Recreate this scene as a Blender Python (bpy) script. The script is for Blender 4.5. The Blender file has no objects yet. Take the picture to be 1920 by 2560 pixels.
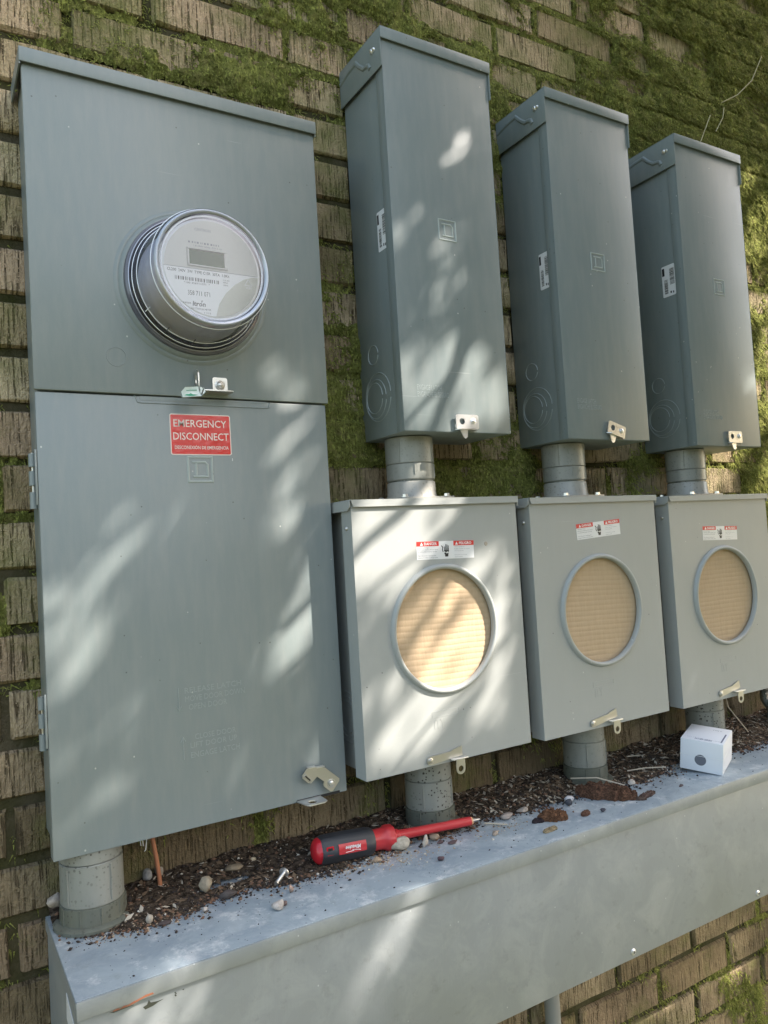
import bpy, bmesh, math, random
import numpy as np
from mathutils import Vector, Matrix, Euler
random.seed(7); rng = np.random.default_rng(7)
sc = bpy.context.scene
COL = sc.collection

# ------------------------------------------------------------------ camera, sky, sun, exposure
cam = bpy.data.cameras.new('camera'); camo = bpy.data.objects.new('camera', cam); COL.objects.link(camo)
R_ = Vector((.8560, -.5134, -.0597)); U_ = Vector((.0283, -.0687, .9972)); F_ = Vector((.5161, .8554, .0443))
M = Matrix((R_, U_, -F_)).transposed().to_4x4(); M.translation = Vector((-.0200, -1.0509, 1.1713))
camo.matrix_world = M
cam.sensor_fit = 'VERTICAL'; cam.sensor_height = 36; cam.lens = 1916.24/2560*36
cam.clip_start = .02; cam.clip_end = 400
sc.camera = camo
SUN = Vector((1.10, -1.0, 1.30)).normalized()
SUN_EL = math.asin(SUN.z); SUN_AZ = math.atan2(SUN.x, SUN.y)
w = bpy.data.worlds.new('World'); sc.world = w; w.use_nodes = True
nt = w.node_tree; nt.nodes.clear()
sky = nt.nodes.new('ShaderNodeTexSky'); sky.sky_type = 'NISHITA'; sky.sun_disc = False
sky.sun_elevation = SUN_EL; sky.sun_rotation = SUN_AZ; sky.air_density = 1.0; sky.dust_density = 2.0
bg = nt.nodes.new('ShaderNodeBackground'); bg.inputs[1].default_value = .15
wo = nt.nodes.new('ShaderNodeOutputWorld')
tint = nt.nodes.new('ShaderNodeMix'); tint.data_type = 'RGBA'; tint.blend_type = 'MULTIPLY'; tint.inputs[0].default_value = 1; tint.inputs[7].default_value = (1.10, 1.0, .84, 1)   # hazy, slightly warm sky
nt.links.new(sky.outputs[0], tint.inputs[6]); nt.links.new(tint.outputs[2], bg.inputs[0]); nt.links.new(bg.outputs[0], wo.inputs[0])
sl = bpy.data.lights.new('sun', 'SUN'); sl.energy = 3.6; sl.angle = math.radians(.5); sl.color = (1, .91, .82)
so = bpy.data.objects.new('sun', sl); COL.objects.link(so)
so.rotation_euler = SUN.to_track_quat('Z', 'Y').to_euler(); so.location = (4, -4, 6)
sc.view_settings.view_transform = 'Standard'; sc.view_settings.look = 'None'
sc.view_settings.gamma = 1; sc.view_settings.exposure = 2.0
sc.render.engine = 'CYCLES'
sc.cycles.max_bounces = 8; sc.cycles.transparent_max_bounces = 12

# ------------------------------------------------------------------ materials
def mat(name, col, rough=.5, metal=0., spec=.5, **k):
    m = bpy.data.materials.new(name); m.use_nodes = True
    b = m.node_tree.nodes['Principled BSDF']
    b.inputs['Base Color'].default_value = (*col, 1); b.inputs['Roughness'].default_value = rough
    b.inputs['Metallic'].default_value = metal; b.inputs['Specular IOR Level'].default_value = spec
    return m
class N:
    """small node-graph helper"""
    def __init__(s, m): s.t = m.node_tree; s.b = s.t.nodes['Principled BSDF']
    def n(s, ty, **k):
        x = s.t.nodes.new('ShaderNode'+ty)
        for a, v in k.items():
            if a.startswith('i_'):
                key = a[2:]; x.inputs[int(key) if key.isdigit() else key.replace('_', ' ')].default_value = v
            else: setattr(x, a, v)
        return x
    def l(s, a, b): s.t.links.new(a, b)
    def noise(s, vec, scale, detail=3, rough=.5, dist=0):
        x = s.n('TexNoise'); x.inputs['Scale'].default_value = scale; x.inputs['Detail'].default_value = detail
        x.inputs['Roughness'].default_value = rough; x.inputs['Distortion'].default_value = dist
        if vec: s.l(vec, x.inputs['Vector'])
        return x.outputs[0]
    def ramp(s, v, stops):
        x = s.n('ValToRGB'); r = x.color_ramp
        r.elements[0].position = stops[0][0]; r.elements[1].position = stops[-1][0]
        r.elements[0].color = stops[0][1]; r.elements[1].color = stops[-1][1]
        for p, c in stops[1:-1]: e = r.elements.new(p); e.color = c
        s.l(v, x.inputs[0]); return x.outputs[0]
    def mix(s, f, a, b, mode='MIX'):
        x = s.n('Mix', data_type='RGBA', blend_type=mode)
        for sock, v in ((x.inputs[0], f), (x.inputs[6], a), (x.inputs[7], b)):
            if isinstance(v, (int, float)): sock.default_value = v
            elif isinstance(v, tuple): sock.default_value = (*v, 1) if len(v) == 3 else v
            else: s.l(v, sock)
        return x.outputs[2]
    def math(s, op, a, b=0., c=None, clamp=False):
        x = s.n('Math', operation=op, use_clamp=clamp)
        for sock, v in zip(x.inputs, (a, b, c)):
            if v is None: continue
            if isinstance(v, (int, float)): sock.default_value = v
            else: s.l(v, sock)
        return x.outputs[0]
    def pos(s, scale=(1, 1, 1), off=None):
        g = s.n('NewGeometry').outputs['Position']
        x = s.n('Mapping'); x.inputs['Scale'].default_value = scale; s.l(g, x.inputs[0])
        return x.outputs[0]
    def bump(s, h, dist, strength=1., chain=None):
        x = s.n('Bump'); x.inputs['Distance'].default_value = dist; x.inputs['Strength'].default_value = strength
        s.l(h, x.inputs['Height'])
        if chain: s.l(chain, x.inputs['Normal'])
        s.l(x.outputs[0], s.b.inputs['Normal']); return x.outputs[0]
W4 = lambda v: (v, v, v, 1)
def speck(g, vec, scale, lo, hi, share=.14):
    """sparse small round flecks 0..1"""
    v = g.n('TexVoronoi'); v.inputs['Scale'].default_value = scale; g.l(vec, v.inputs['Vector'])
    d = g.ramp(v.outputs['Distance'], [(0, W4(1)), (lo, W4(1)), (hi, W4(0))])
    sep = g.n('SeparateColor'); g.l(v.outputs['Color'], sep.inputs[0])
    k = g.math('GREATER_THAN', sep.outputs[0], 1-share)
    return g.math('MULTIPLY', d, k)
def paint(name, col, rough=.36, dirt=.25, green=.12):
    m = mat(name, col, rough); g = N(m); p = g.pos()
    n1 = g.noise(p, 9, 4, .6); n2 = g.noise(g.pos((30, 30, 5)), 3, 5, .65); n3 = g.noise(p, 700, 2)
    c = g.mix(g.ramp(n1, [(.35, W4(0)), (.75, W4(green))]), col, (col[0]*.95, col[1]*1.0, col[2]*.82))
    c = g.mix(g.ramp(n2, [(.40, W4(0)), (.72, W4(dirt))]), c, (.31, .32, .30))
    dk = speck(g, p, 75, .05, .09); lt = speck(g, g.pos((1.13, 1.07, .97)), 60, .045, .085)
    c = g.mix(g.math('MULTIPLY', dk, .75), c, (.05, .05, .045)); c = g.mix(g.math('MULTIPLY', lt, .8), c, (.62, .62, .58))
    g.l(c, g.b.inputs['Base Color'])
    g.l(g.math('ADD', g.math('MULTIPLY', n2, .22), rough-.08), g.b.inputs['Roughness'])
    b1 = g.bump(n3, .00018, .35)
    sv = g.n('Mapping'); sv.inputs['Rotation'].default_value = (.2, .9, .4); sv.inputs['Scale'].default_value = (7, 7, 420); g.l(g.n('NewGeometry').outputs['Position'], sv.inputs[0])
    scr = g.math('MULTIPLY', g.ramp(g.noise(sv.outputs[0], 1, 2, .4), [(.74, W4(0)), (.79, W4(1))]), g.ramp(g.noise(p, 3.1, 2), [(.52, W4(0)), (.62, W4(.45))]))
    c2 = g.mix(scr, c, (.55, .57, .55)); g.l(c2, g.b.inputs['Base Color'])
    b2 = g.n('Bump'); b2.inputs['Distance'].default_value = .012; b2.inputs['Strength'].default_value = .22
    g.l(g.noise(p, 5, 1), b2.inputs['Height']); g.l(b1, b2.inputs['Normal']); g.l(b2.outputs[0], g.b.inputs['Normal'])
    return m
M_BOX = paint('grey_green_enamel', (.208, .242, .242), .35, .26)
M_UP = paint('slate_enamel', (.185, .220, .222), .34, .22)
M_RELIEF_LIT = paint('highlit_relief_enamel', (.265, .305, .300), .30, .1)  # paler copy of the box paint; sky light on raised edges painted in
M_EMB = paint('highlit_emblem_enamel', (.34, .385, .375), .28, .1)  # same paint, paler still: the emblem's edge highlight put into the colour
M_SOCK = paint('light_grey_enamel', (.345, .360, .348), .42, .16, .06)
def galv(name, base, metal=.35, top=False):
    m = mat(name, base, .45, metal); g = N(m); p = g.pos()
    v = g.n('TexVoronoi'); v.inputs['Scale'].default_value = 55; g.l(p, v.inputs['Vector'])
    sp = g.n('SeparateColor'); g.l(v.outputs['Color'], sp.inputs[0])
    n1 = g.noise(p, 14, 6, .7, .6); n2 = g.noise(g.pos((4, 4, 60)), 2.2, 4, .6); n3 = g.noise(p, 45, 5, .7)
    c = g.mix(g.math('MULTIPLY', sp.outputs[0], .12), base, tuple(x*.62 for x in base))
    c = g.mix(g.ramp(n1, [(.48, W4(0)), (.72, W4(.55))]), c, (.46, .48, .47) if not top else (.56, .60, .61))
    c = g.mix(g.ramp(n3, [(.58, W4(0)), (.8, W4(.45))]), c, (.17, .18, .15))
    if not top: c = g.mix(g.ramp(g.noise(p, 3.2, 4, .6), [(.46, W4(0)), (.72, W4(.34))]), c, (.23, .245, .19))
    else:
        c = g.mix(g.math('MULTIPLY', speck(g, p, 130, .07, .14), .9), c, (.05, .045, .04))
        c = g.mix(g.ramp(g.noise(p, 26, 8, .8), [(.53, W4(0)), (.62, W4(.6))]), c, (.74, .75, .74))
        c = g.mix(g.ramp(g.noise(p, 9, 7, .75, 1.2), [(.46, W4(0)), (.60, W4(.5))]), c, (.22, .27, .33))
    c = g.mix(g.math('MULTIPLY', speck(g, g.pos((1.2, 1, 1.1)), 70, .05, .1), .6), c, (.72, .74, .74))
    g.l(c, g.b.inputs['Base Color'])
    # fine scratches
    sc1 = g.noise(g.pos((260, 260, 9)), 2, 2, .5)
    g.l(g.math('ADD', g.math('MULTIPLY', n1, .3), .28), g.b.inputs['Roughness'])
    g.bump(g.math('ADD', g.math('MULTIPLY', sc1, .35), g.math('MULTIPLY', n3, .5)), .0004, .5)
    return m
M_GALV = galv('galvanised_front', (.33, .355, .365), .30)
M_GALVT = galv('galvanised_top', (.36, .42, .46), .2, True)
def pvc(name, col, k=1.):
    m = mat(name, col, .33); g = N(m); p = g.pos()
    dk = g.math('MAXIMUM', speck(g, p, 230, .20, .34, .45), speck(g, g.pos((1.3, .9, 1.1)), 140, .20, .32, .30))
    low = g.n('SeparateXYZ'); g.l(g.n('NewGeometry').outputs['Position'], low.inputs[0])
    m1 = g.ramp(g.noise(p, 9, 3), [(.36, W4(.15*k)), (.55, W4(k))])
    amt = g.math('MULTIPLY', dk, m1)
    c = g.mix(g.ramp(g.noise(g.pos((12, 12, 3)), 4, 5, .65), [(.4, W4(0)), (.75, W4(.45))]), col, tuple(x*.55 for x in col))
    c = g.mix(amt, c, (.025, .022, .016))
    g.l(c, g.b.inputs['Base Color']); g.bump(g.noise(p, 260, 2), .0003, .3)
    return m
M_PVC = pvc('grey_pvc', (.25, .26, .235)); M_PVCU = pvc('clean_grey_pvc', (.27, .275, .245), .22); M_HUB = pvc('cast_hub_metal', (.36, .35, .31), .3)
M_PVCD = pvc('dirty_grey_pvc', (.13, .14, .115))
M_ZINC = mat('zinc_plated_steel', (.60, .59, .55), .33, .85)
M_ZINCW = mat('bright_zinc', (.80, .80, .80), .28, .8)
M_DARK = mat('dark_gap', (.012, .012, .012), .7)
M_WHITE = mat('white_print', (.80, .80, .80), .4); M_OFFW = mat('white_vinyl', (.72, .73, .74), .35)
M_RED = mat('red_print', (.62, .03, .025), .35); M_BLK = mat('black_print', (.015, .015, .018), .45)
M_GREYP = mat('grey_print', (.22, .23, .25), .5); M_PINK = mat('cream_print', (.80, .70, .64), .35)
def crinkle(m, d=.0006):
    g = N(m); g.bump(g.noise(g.pos(), 170, 4, .65), d, 1.)
M_STK = mat('wrinkled_red_vinyl', (.60, .028, .02), .16, 0, .7); crinkle(M_STK, .0007)
# brick
def brick_mat():
    m = mat('combed_tan_brick', (.33, .25, .16), .9, 0, .2); g = N(m)
    oi = g.n('ObjectInfo').outputs['Random']
    at = g.n('Attribute'); at.attribute_name = 'tone'
    r = g.math('FRACT', g.math('ADD', oi, at.outputs['Fac']))
    off = g.n('CombineXYZ'); g.l(g.math('MULTIPLY', r, 13.7), off.inputs[0]); g.l(g.math('MULTIPLY', r, 5.1), off.inputs[2])
    geo = g.n('NewGeometry').outputs['Position']
    add = g.n('VectorMath', operation='ADD'); g.l(geo, add.inputs[0]); g.l(off.outputs[0], add.inputs[1])
    def mp(s):
        x = g.n('Mapping'); x.inputs['Scale'].default_value = s; g.l(add.outputs[0], x.inputs[0]); return x.outputs[0]
    groove = g.noise(mp((330, 40, 20)), 1, 2, .5, .1)
    fine = g.noise(mp((700, 120, 90)), 1, 2, .5)
    crumb = g.noise(mp((1, 1, .75)), 300, 3, .6)
    gm = g.ramp(groove, [(.35, W4(0)), (.49, W4(1))])
    cm = g.ramp(crumb, [(.42, W4(0)), (.62, W4(1))])
    gm = g.math('MAXIMUM', gm, g.ramp(crumb, [(.54, W4(0)), (.60, W4(.85))]))
    h = g.math('ADD', g.math('MULTIPLY', gm, .8), g.math('ADD', g.math('MULTIPLY', cm, .55), g.math('MULTIPLY', fine, .25)))
    tone = g.ramp(r, [(0, (.42, .315, .185, 1)), (.3, (.55, .435, .265, 1)), (.55, (.65, .53, .345, 1)), (.8, (.60, .44, .29, 1)), (1, (.51, .40, .25, 1))])
    c = g.mix(g.ramp(fine, [(.3, W4(0)), (.7, W4(1))]), g.mix(.35, tone, (.16, .11, .065)), tone)
    c = g.mix(gm, (.095, .070, .038), c)
    # blotchy staining and algae, in wall coordinates; darker low down and above the trough
    st = g.noise(geo, 4.2, 5, .62); al = g.noise(geo, 7.5, 6, .7)
    sx = g.n('SeparateXYZ'); g.l(geo, sx.inputs[0])
    hi = g.n('MapRange'); g.l(sx.outputs[2], hi.inputs[0]); hi.inputs[1].default_value = .9; hi.inputs[2].default_value = 2.1
    low = g.math('SUBTRACT', 1, hi.outputs[0])
    band = g.ramp(sx.outputs[2], [(.0, W4(.05)), (.60, W4(.05)), (.735, W4(.30)), (.83, W4(.24)), (.90, W4(0)), (1, W4(0))])
    stm = g.ramp(g.math('ADD', g.math('ADD', st, band), g.math('MULTIPLY', low, .09)), [(.47, W4(0)), (.70, W4(.66))])
    c = g.mix(g.math('MULTIPLY', cm, .35), g.mix(stm, c, (.060, .047, .026)), (.5, .42, .29)) if False else g.mix(stm, c, (.060, .047, .026))
    alm = g.ramp(g.math('ADD', al, g.math('MULTIPLY', hi.outputs[0], .08)), [(.50, W4(0)), (.70, W4(.75))])
    c = g.mix(alm, c, (.150, .165, .045))
    g.l(c, g.b.inputs['Base Color']); g.bump(h, .0023, 1.)
    return m
M_BRICK = brick_mat()
def mortar_mat():
    m = mat('damp_mortar', (.10, .09, .06), .95, 0, .1); g = N(m); p = g.pos()
    c = g.mix(g.ramp(g.noise(p, 9, 5, .7), [(.38, W4(0)), (.6, W4(1))]), (.045, .046, .016), (.095, .082, .052))
    g.l(c, g.b.inputs['Base Color']); g.bump(g.noise(p, 160, 5, .7), .004, 1.)
    return m
M_MORT = mortar_mat()
def moss_mat(name, a, b, cc):
    m = mat(name, a, .95, 0, .1); g = N(m); p = g.pos()
    c = g.mix(g.ramp(g.noise(p, 11, 5, .65), [(.35, W4(0)), (.65, W4(1))]), a, b)
    c = g.mix(g.ramp(g.noise(p, 60, 4, .7), [(.48, W4(0)), (.70, W4(.7))]), c, cc); c = g.mix(g.ramp(g.noise(g.pos((1, 1, .55)), 300, 3, .7), [(.38, W4(.65)), (.48, W4(0))]), c, tuple(v*.25 for v in a)); c = g.mix(g.ramp(g.noise(g.pos((1.2, 1, .5)), 230, 3, .7), [(.53, W4(0)), (.64, W4(.8))]), c, tuple(min(1, v*1.9) for v in b)); c = g.mix(g.ramp(g.noise(p, 26, 5, .75), [(.34, W4(.5)), (.46, W4(0))]), c, tuple(v*.28 for v in a))
    g.l(c, g.b.inputs['Base Color']); g.bump(g.noise(p, 230, 5, .8), .009, 1.)
    return m
M_MOSS = moss_mat('moss_cushion', (.135, .150, .038), (.265, .285, .072), (.36, .32, .13))
M_MOSSB = moss_mat('moss_fronds', (.19, .215, .048), (.345, .370, .095), (.46, .42, .18))
def leafm(name, c1, c2, tr=.25):
    m = mat(name, c1, .5); g = N(m)
    r = g.n('ObjectInfo').outputs['Random']
    g.l(g.mix(g.ramp(g.noise(g.pos(), 3, 2), [(.4, W4(0)), (.6, W4(1))]), c1, c2), g.b.inputs['Base Color'])
    return m
M_LEAF = leafm('tree_leaf', (.05, .08, .026), (.09, .115, .035)); M_BARK = mat('bark', (.09, .065, .045), .9)

# ------------------------------------------------------------------ object helpers
def tag(o, label=None, cat=None, group=None, kind=None):
    if label: o['label'] = label
    if cat: o['category'] = cat
    if group: o['group'] = group
    if kind: o['kind'] = kind
    return o
def thing(name, label, cat, loc=(0, 0, 0), group=None):
    o = bpy.data.objects.new(name, None); COL.objects.link(o); o.location = loc; o.empty_display_size = .05
    return tag(o, label, cat, group)
def origin(o):
    v = Vector((0, 0, 0))
    while o: v += o.location; o = o.parent
    return v
def link(name, me, m, parent=None, smooth=None):
    me.materials.clear(); me.materials.append(m)
    o = bpy.data.objects.new(name, me); COL.objects.link(o)
    if parent: o.parent = parent
    if smooth is not None:
        me.shade_smooth()
        me.set_sharp_from_angle(angle=math.radians(smooth))
    return o
def mk(name, bm, m, parent=None, smooth=35, local=False):
    if parent and not local:
        o = origin(parent); bmesh.ops.translate(bm, verts=bm.verts, vec=-o)
    bmesh.ops.recalc_face_normals(bm, faces=bm.faces)
    me = bpy.data.meshes.new(name); bm.to_mesh(me); bm.free()
    return link(name, me, m, parent, smooth)
def arr(name, V, F, m, parent=None, smooth=None):
    """numpy verts + uniform face array"""
    me = bpy.data.meshes.new(name); V = np.asarray(V, np.float32); F = np.asarray(F, np.int32)
    k = F.shape[1]
    me.vertices.add(len(V)); me.vertices.foreach_set('co', V.ravel())
    me.loops.add(F.size); me.loops.foreach_set('vertex_index', F.ravel())
    me.polygons.add(len(F)); me.polygons.foreach_set('loop_start', np.arange(0, F.size, k, dtype=np.int32))
    me.update(calc_edges=True)
    return link(name, me, m, parent, smooth)
def box(bm, x0, x1, y0, y1, z0, z1, bev=0., seg=2):
    vs = [bm.verts.new(c) for c in ((x0, y0, z0), (x1, y0, z0), (x1, y1, z0), (x0, y1, z0), (x0, y0, z1), (x1, y0, z1), (x1, y1, z1), (x0, y1, z1))]
    fs = [bm.faces.new([vs[i] for i in q]) for q in ((0, 1, 5, 4), (1, 2, 6, 5), (2, 3, 7, 6), (3, 0, 4, 7), (4, 5, 6, 7), (3, 2, 1, 0))]
    if bev > 0:
        es = list({e for f in fs for e in f.edges})
        bmesh.ops.bevel(bm, geom=es, offset=bev, segments=seg, affect='EDGES', profile=.5)
    return bm
def B(*a, **k): return box(bmesh.new(), *a, **k)
def prism(bm, pts, y0, y1, axis='y', holes=()):
    """polygon (a,b) extruded between y0 and y1; axis is the extrusion axis; holes are (a,b,r)"""
    def P(a, b, t): return (a, t, b) if axis == 'y' else ((t, a, b) if axis == 'x' else (a, b, t))
    loops = [list(pts)]
    for ha, hb, hr, *rest in holes:
        hz = rest[0] if rest else 1.; n = 20
        loops.append([(ha+hr*math.cos(2*math.pi*i/n), hb+hr*hz*math.sin(2*math.pi*i/n)) for i in range(n)])
    for t in (y0, y1):
        es = []
        for L in loops:
            vs = [bm.verts.new(P(a, b, t)) for a, b in L]
            es += [bm.edges.new((vs[i], vs[(i+1) % len(vs)])) for i in range(len(vs))]
        bmesh.ops.triangle_fill(bm, edges=es, use_beauty=True)
    for L in loops:
        n = len(L)
        for i in range(n):
            a, b = L[i], L[(i+1) % n]
            vs = [bm.verts.new(P(*a, y0)), bm.verts.new(P(*b, y0)), bm.verts.new(P(*b, y1)), bm.verts.new(P(*a, y1))]
            bm.faces.new(vs)
    bmesh.ops.remove_doubles(bm, verts=bm.verts, dist=1e-6)
    return bm
def rrect(x0, x1, z0, z1, r, n=4):
    pts = []
    for cx, cz, a0 in ((x1-r, z1-r, 0), (x0+r, z1-r, 90), (x0+r, z0+r, 180), (x1-r, z0+r, 270)):
        for i in range(n+1):
            a = math.radians(a0+90*i/n); pts.append((cx+r*math.cos(a), cz+r*math.sin(a)))
    return pts
def lathe(bm, prof, c, axis='z', n=48):
    """prof = [(r, t)] revolved round the axis through c"""
    def P(r, t, a):
        u, v = r*math.cos(a), r*math.sin(a)
        d = {'z': (u, v, t), 'y': (u, t, v), 'x': (t, u, v)}[axis]
        return (c[0]+d[0], c[1]+d[1], c[2]+d[2])
    rings = []
    for r, t in prof:
        if r < 1e-6: rings.append([bm.verts.new(P(0, t, 0))])
        else: rings.append([bm.verts.new(P(r, t, 2*math.pi*i/n)) for i in range(n)])
    for A, Bq in zip(rings, rings[1:]):
        for i in range(n):
            j = (i+1) % n
            if len(A) == 1 and len(Bq) == 1: continue
            if len(A) == 1: bm.faces.new((A[0], Bq[i], Bq[j]))
            elif len(Bq) == 1: bm.faces.new((A[i], A[j], Bq[0]))
            else: bm.faces.new((A[i], A[j], Bq[j], Bq[i]))
    return bm
def ridge(bm, pts, y, wd, h, closed=False, axis='y', sign=-1):
    """low raised bead along a polyline on a sheet; (a,b) in the sheet's plane"""
    n = len(pts); P = lambda a, b, t: (a, t, b) if axis == 'y' else (t, a, b)
    ring = []
    for i in range(n):
        if closed: p0, p1, p2 = pts[i-1], pts[i], pts[(i+1) % n]
        else: p0, p1, p2 = pts[max(i-1, 0)], pts[i], pts[min(i+1, n-1)]
        d1 = Vector((p1[0]-p0[0], p1[1]-p0[1])); d2 = Vector((p2[0]-p1[0], p2[1]-p1[1]))
        d = (d1.normalized() if d1.length > 0 else Vector((0, 0)))+(d2.normalized() if d2.length > 0 else Vector((0, 0)))
        if d.length < 1e-6: d = d2 if d2.length else d1
        d.normalize(); nn = Vector((-d.y, d.x))
        k = 1.
        if d1.length > 0 and d2.length > 0: k = 1/max(.5, abs(nn.dot(Vector((-d1.y, d1.x)).normalized())))
        ring.append([bm.verts.new(P(p1[0]+nn.x*o*k, p1[1]+nn.y*o*k, y+sign*hh)) for o, hh in ((-wd/2, 0), (-wd*.22, h), (wd*.22, h), (wd/2, 0))])
    for i in range(n if closed else n-1):
        a, b = ring[i], ring[(i+1) % n]
        for q in range(3): bm.faces.new((a[q], a[q+1], b[q+1], b[q]))
    if not closed:
        bm.faces.new(ring[0]); bm.faces.new(ring[-1][::-1])
    return bm
def circ(cx, cz, r, n=36, a0=0, a1=360):
    full = a1-a0 >= 360
    k = n if full else n+1
    return [(cx+r*math.cos(math.radians(a0+(a1-a0)*i/n)), cz+r*math.sin(math.radians(a0+(a1-a0)*i/n))) for i in range(k)]
def tube(bm, pts, rad, n=8, caps=True):
    rings = []; pts = [Vector(p) for p in pts]
    for i, p in enumerate(pts):
        d = (pts[min(i+1, len(pts)-1)]-pts[max(i-1, 0)]).normalized()
        a = d.orthogonal().normalized() if i == 0 else (last-d*last.dot(d)).normalized()
        last = a; b = d.cross(a); r = rad[i] if isinstance(rad, (list, tuple)) else rad
        rings.append([bm.verts.new(p+(a*math.cos(2*math.pi*k/n)+b*math.sin(2*math.pi*k/n))*r) for k in range(n)])
    for A, Bq in zip(rings, rings[1:]):
        for i in range(n): bm.faces.new((A[i], A[(i+1) % n], Bq[(i+1) % n], Bq[i]))
    if caps: bm.faces.new(rings[0][::-1]); bm.faces.new(rings[-1])
    return bm
_tc = {}
def text_mesh(s, bold=0.):
    if (s, bold) not in _tc:
        cu = bpy.data.curves.new('t', 'FONT'); cu.body = s; cu.size = 1; cu.resolution_u = 2; cu.offset = bold
        o = bpy.data.objects.new('t', cu); COL.objects.link(o)
        dg = bpy.context.evaluated_depsgraph_get(); me = bpy.data.meshes.new_from_object(o.evaluated_get(dg))
        V = np.array([v.co[:] for v in me.vertices]); F = [tuple(p.vertices) for p in me.polygons]
        bpy.data.objects.remove(o); bpy.data.curves.remove(cu); bpy.data.meshes.remove(me)
        V = V[:, :2]; V -= V.min(0); V /= V.max(0); _tc[(s, bold)] = (V, F)
    return _tc[(s, bold)]
def text_bm(bm, s, a0, a1, b0, b1, y, thick=.0002, axis='y', rot=0., bold=0., slant=0.):
    """lettering fitted in the rectangle (a0..a1, b0..b1), a flat slab standing proud of the plane"""
    V, F = text_mesh(s, bold)
    ca, cb = (a0+a1)/2, (b0+b1)/2; c, sn = math.cos(rot), math.sin(rot)
    def P(u, v, t):
        da, db = (u-.5)*(a1-a0)+slant*(v-.5)*(b1-b0), (v-.5)*(b1-b0)
        a, b = ca+c*da-sn*db, cb+sn*da+c*db
        return (a, y-t, b) if axis == 'y' else ((y-t, a, b) if axis == 'x' else (a, b, y+t))
    top = [bm.verts.new(P(u, v, thick)) for u, v in V]
    for f in F:
        try: bm.faces.new([top[i] for i in f])
        except ValueError: pass
    if thick > .00025:
        bot = [bm.verts.new(P(u, v, 0)) for u, v in V]; cnt = {}
        for f in F:
            for i in range(len(f)):
                e = (f[i], f[(i+1) % len(f)]); k = tuple(sorted(e)); cnt[k] = cnt.get(k, 0)+1
        for f in F:
            for i in range(len(f)):
                e = (f[i], f[(i+1) % len(f)])
                if cnt[tuple(sorted(e))] == 1:
                    try: bm.faces.new((top[e[0]], top[e[1]], bot[e[1]], bot[e[0]]))
                    except ValueError: pass
    return bm
def bars(bm, a0, a1, b0, b1, y, axis='y', along='a', n=34, seed=1, t=.0002):
    r = random.Random(seed); x = 0.; L = []
    while x < 1:
        wd = r.choice((1, 1, 2, 3)); gp = r.choice((1, 1, 2)); L.append((x, min(1, x+wd/n/1.6))); x += (wd+gp)/n/1.3
    for p, q in L:
        if along == 'a': c = (a0+(a1-a0)*p, a0+(a1-a0)*q, b0, b1)
        else: c = (a0, a1, b0+(b1-b0)*p, b0+(b1-b0)*q)
        if axis == 'y': box(bm, c[0], c[1], y-t, y, c[2], c[3])
        elif axis == 'x': box(bm, y-t, y, c[0], c[1], c[2], c[3])
        else: box(bm, c[0], c[1], c[2], c[3], y, y+t)
    return bm
def fbm(x, y, seed=0, octv=4, freq=1.):
    """value noise 0..1 on numpy arrays"""
    tot = np.zeros_like(x, dtype=float); amp = .5; s = 0
    r = np.random.default_rng(seed); T = r.random((256, 256))
    for o in range(octv):
        fx, fy = x*freq+17.3*o, y*freq+9.1*o
        ix, iy = np.floor(fx).astype(int), np.floor(fy).astype(int); tx, ty = fx-ix, fy-iy
        tx, ty = tx*tx*(3-2*tx), ty*ty*(3-2*ty)
        g = lambda a, b: T[a % 256, b % 256]
        v = (g(ix, iy)*(1-tx)+g(ix+1, iy)*tx)*(1-ty)+(g(ix, iy+1)*(1-tx)+g(ix+1, iy+1)*tx)*ty
        tot += v*amp; s += amp; amp *= .5; freq *= 2
    return tot/s

# ------------------------------------------------------------------ measured layout (metres; wall face is y = 0)
BX0, BX1, BZ0, BZM, BZ1, BY = .0961, .4810, .8347, 1.3796, 1.7877, -.0847
UX = (.5813, .9051, 1.2372); UZ0 = (1.3353, 1.3305, 1.3248); UZ1 = (1.9389, 1.9321, 1.9285); UW, UY = .2003, -.1251
SX = (.4841, .8061, 1.1380); SZ = (1.2373, 1.2339, 1.2310); SW, SH, SY = .2937, .3825, -.1280
WX0, WX1, WY, WZ, WB = .0955, 2.45, -.2196, .7433, .5336
# ------------------------------------------------------------------ ground
bm = bmesh.new(); bmesh.ops.create_grid(bm, x_segments=2, y_segments=2, size=60)
m = mat('soil_and_grass', (.10, .11, .05), .95); g = N(m)
g.l(g.mix(g.ramp(g.noise(g.pos(), 3, 6, .7), [(.4, W4(0)), (.6, W4(1))]), (.11, .085, .055), (.075, .11, .03)), g.b.inputs['Base Color'])
g.bump(g.noise(g.pos(), 30, 5, .7), .03, 1.)
tag(mk('ground', bm, m), 'bare soil and grass at the foot of the wall', None, kind='structure')

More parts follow.
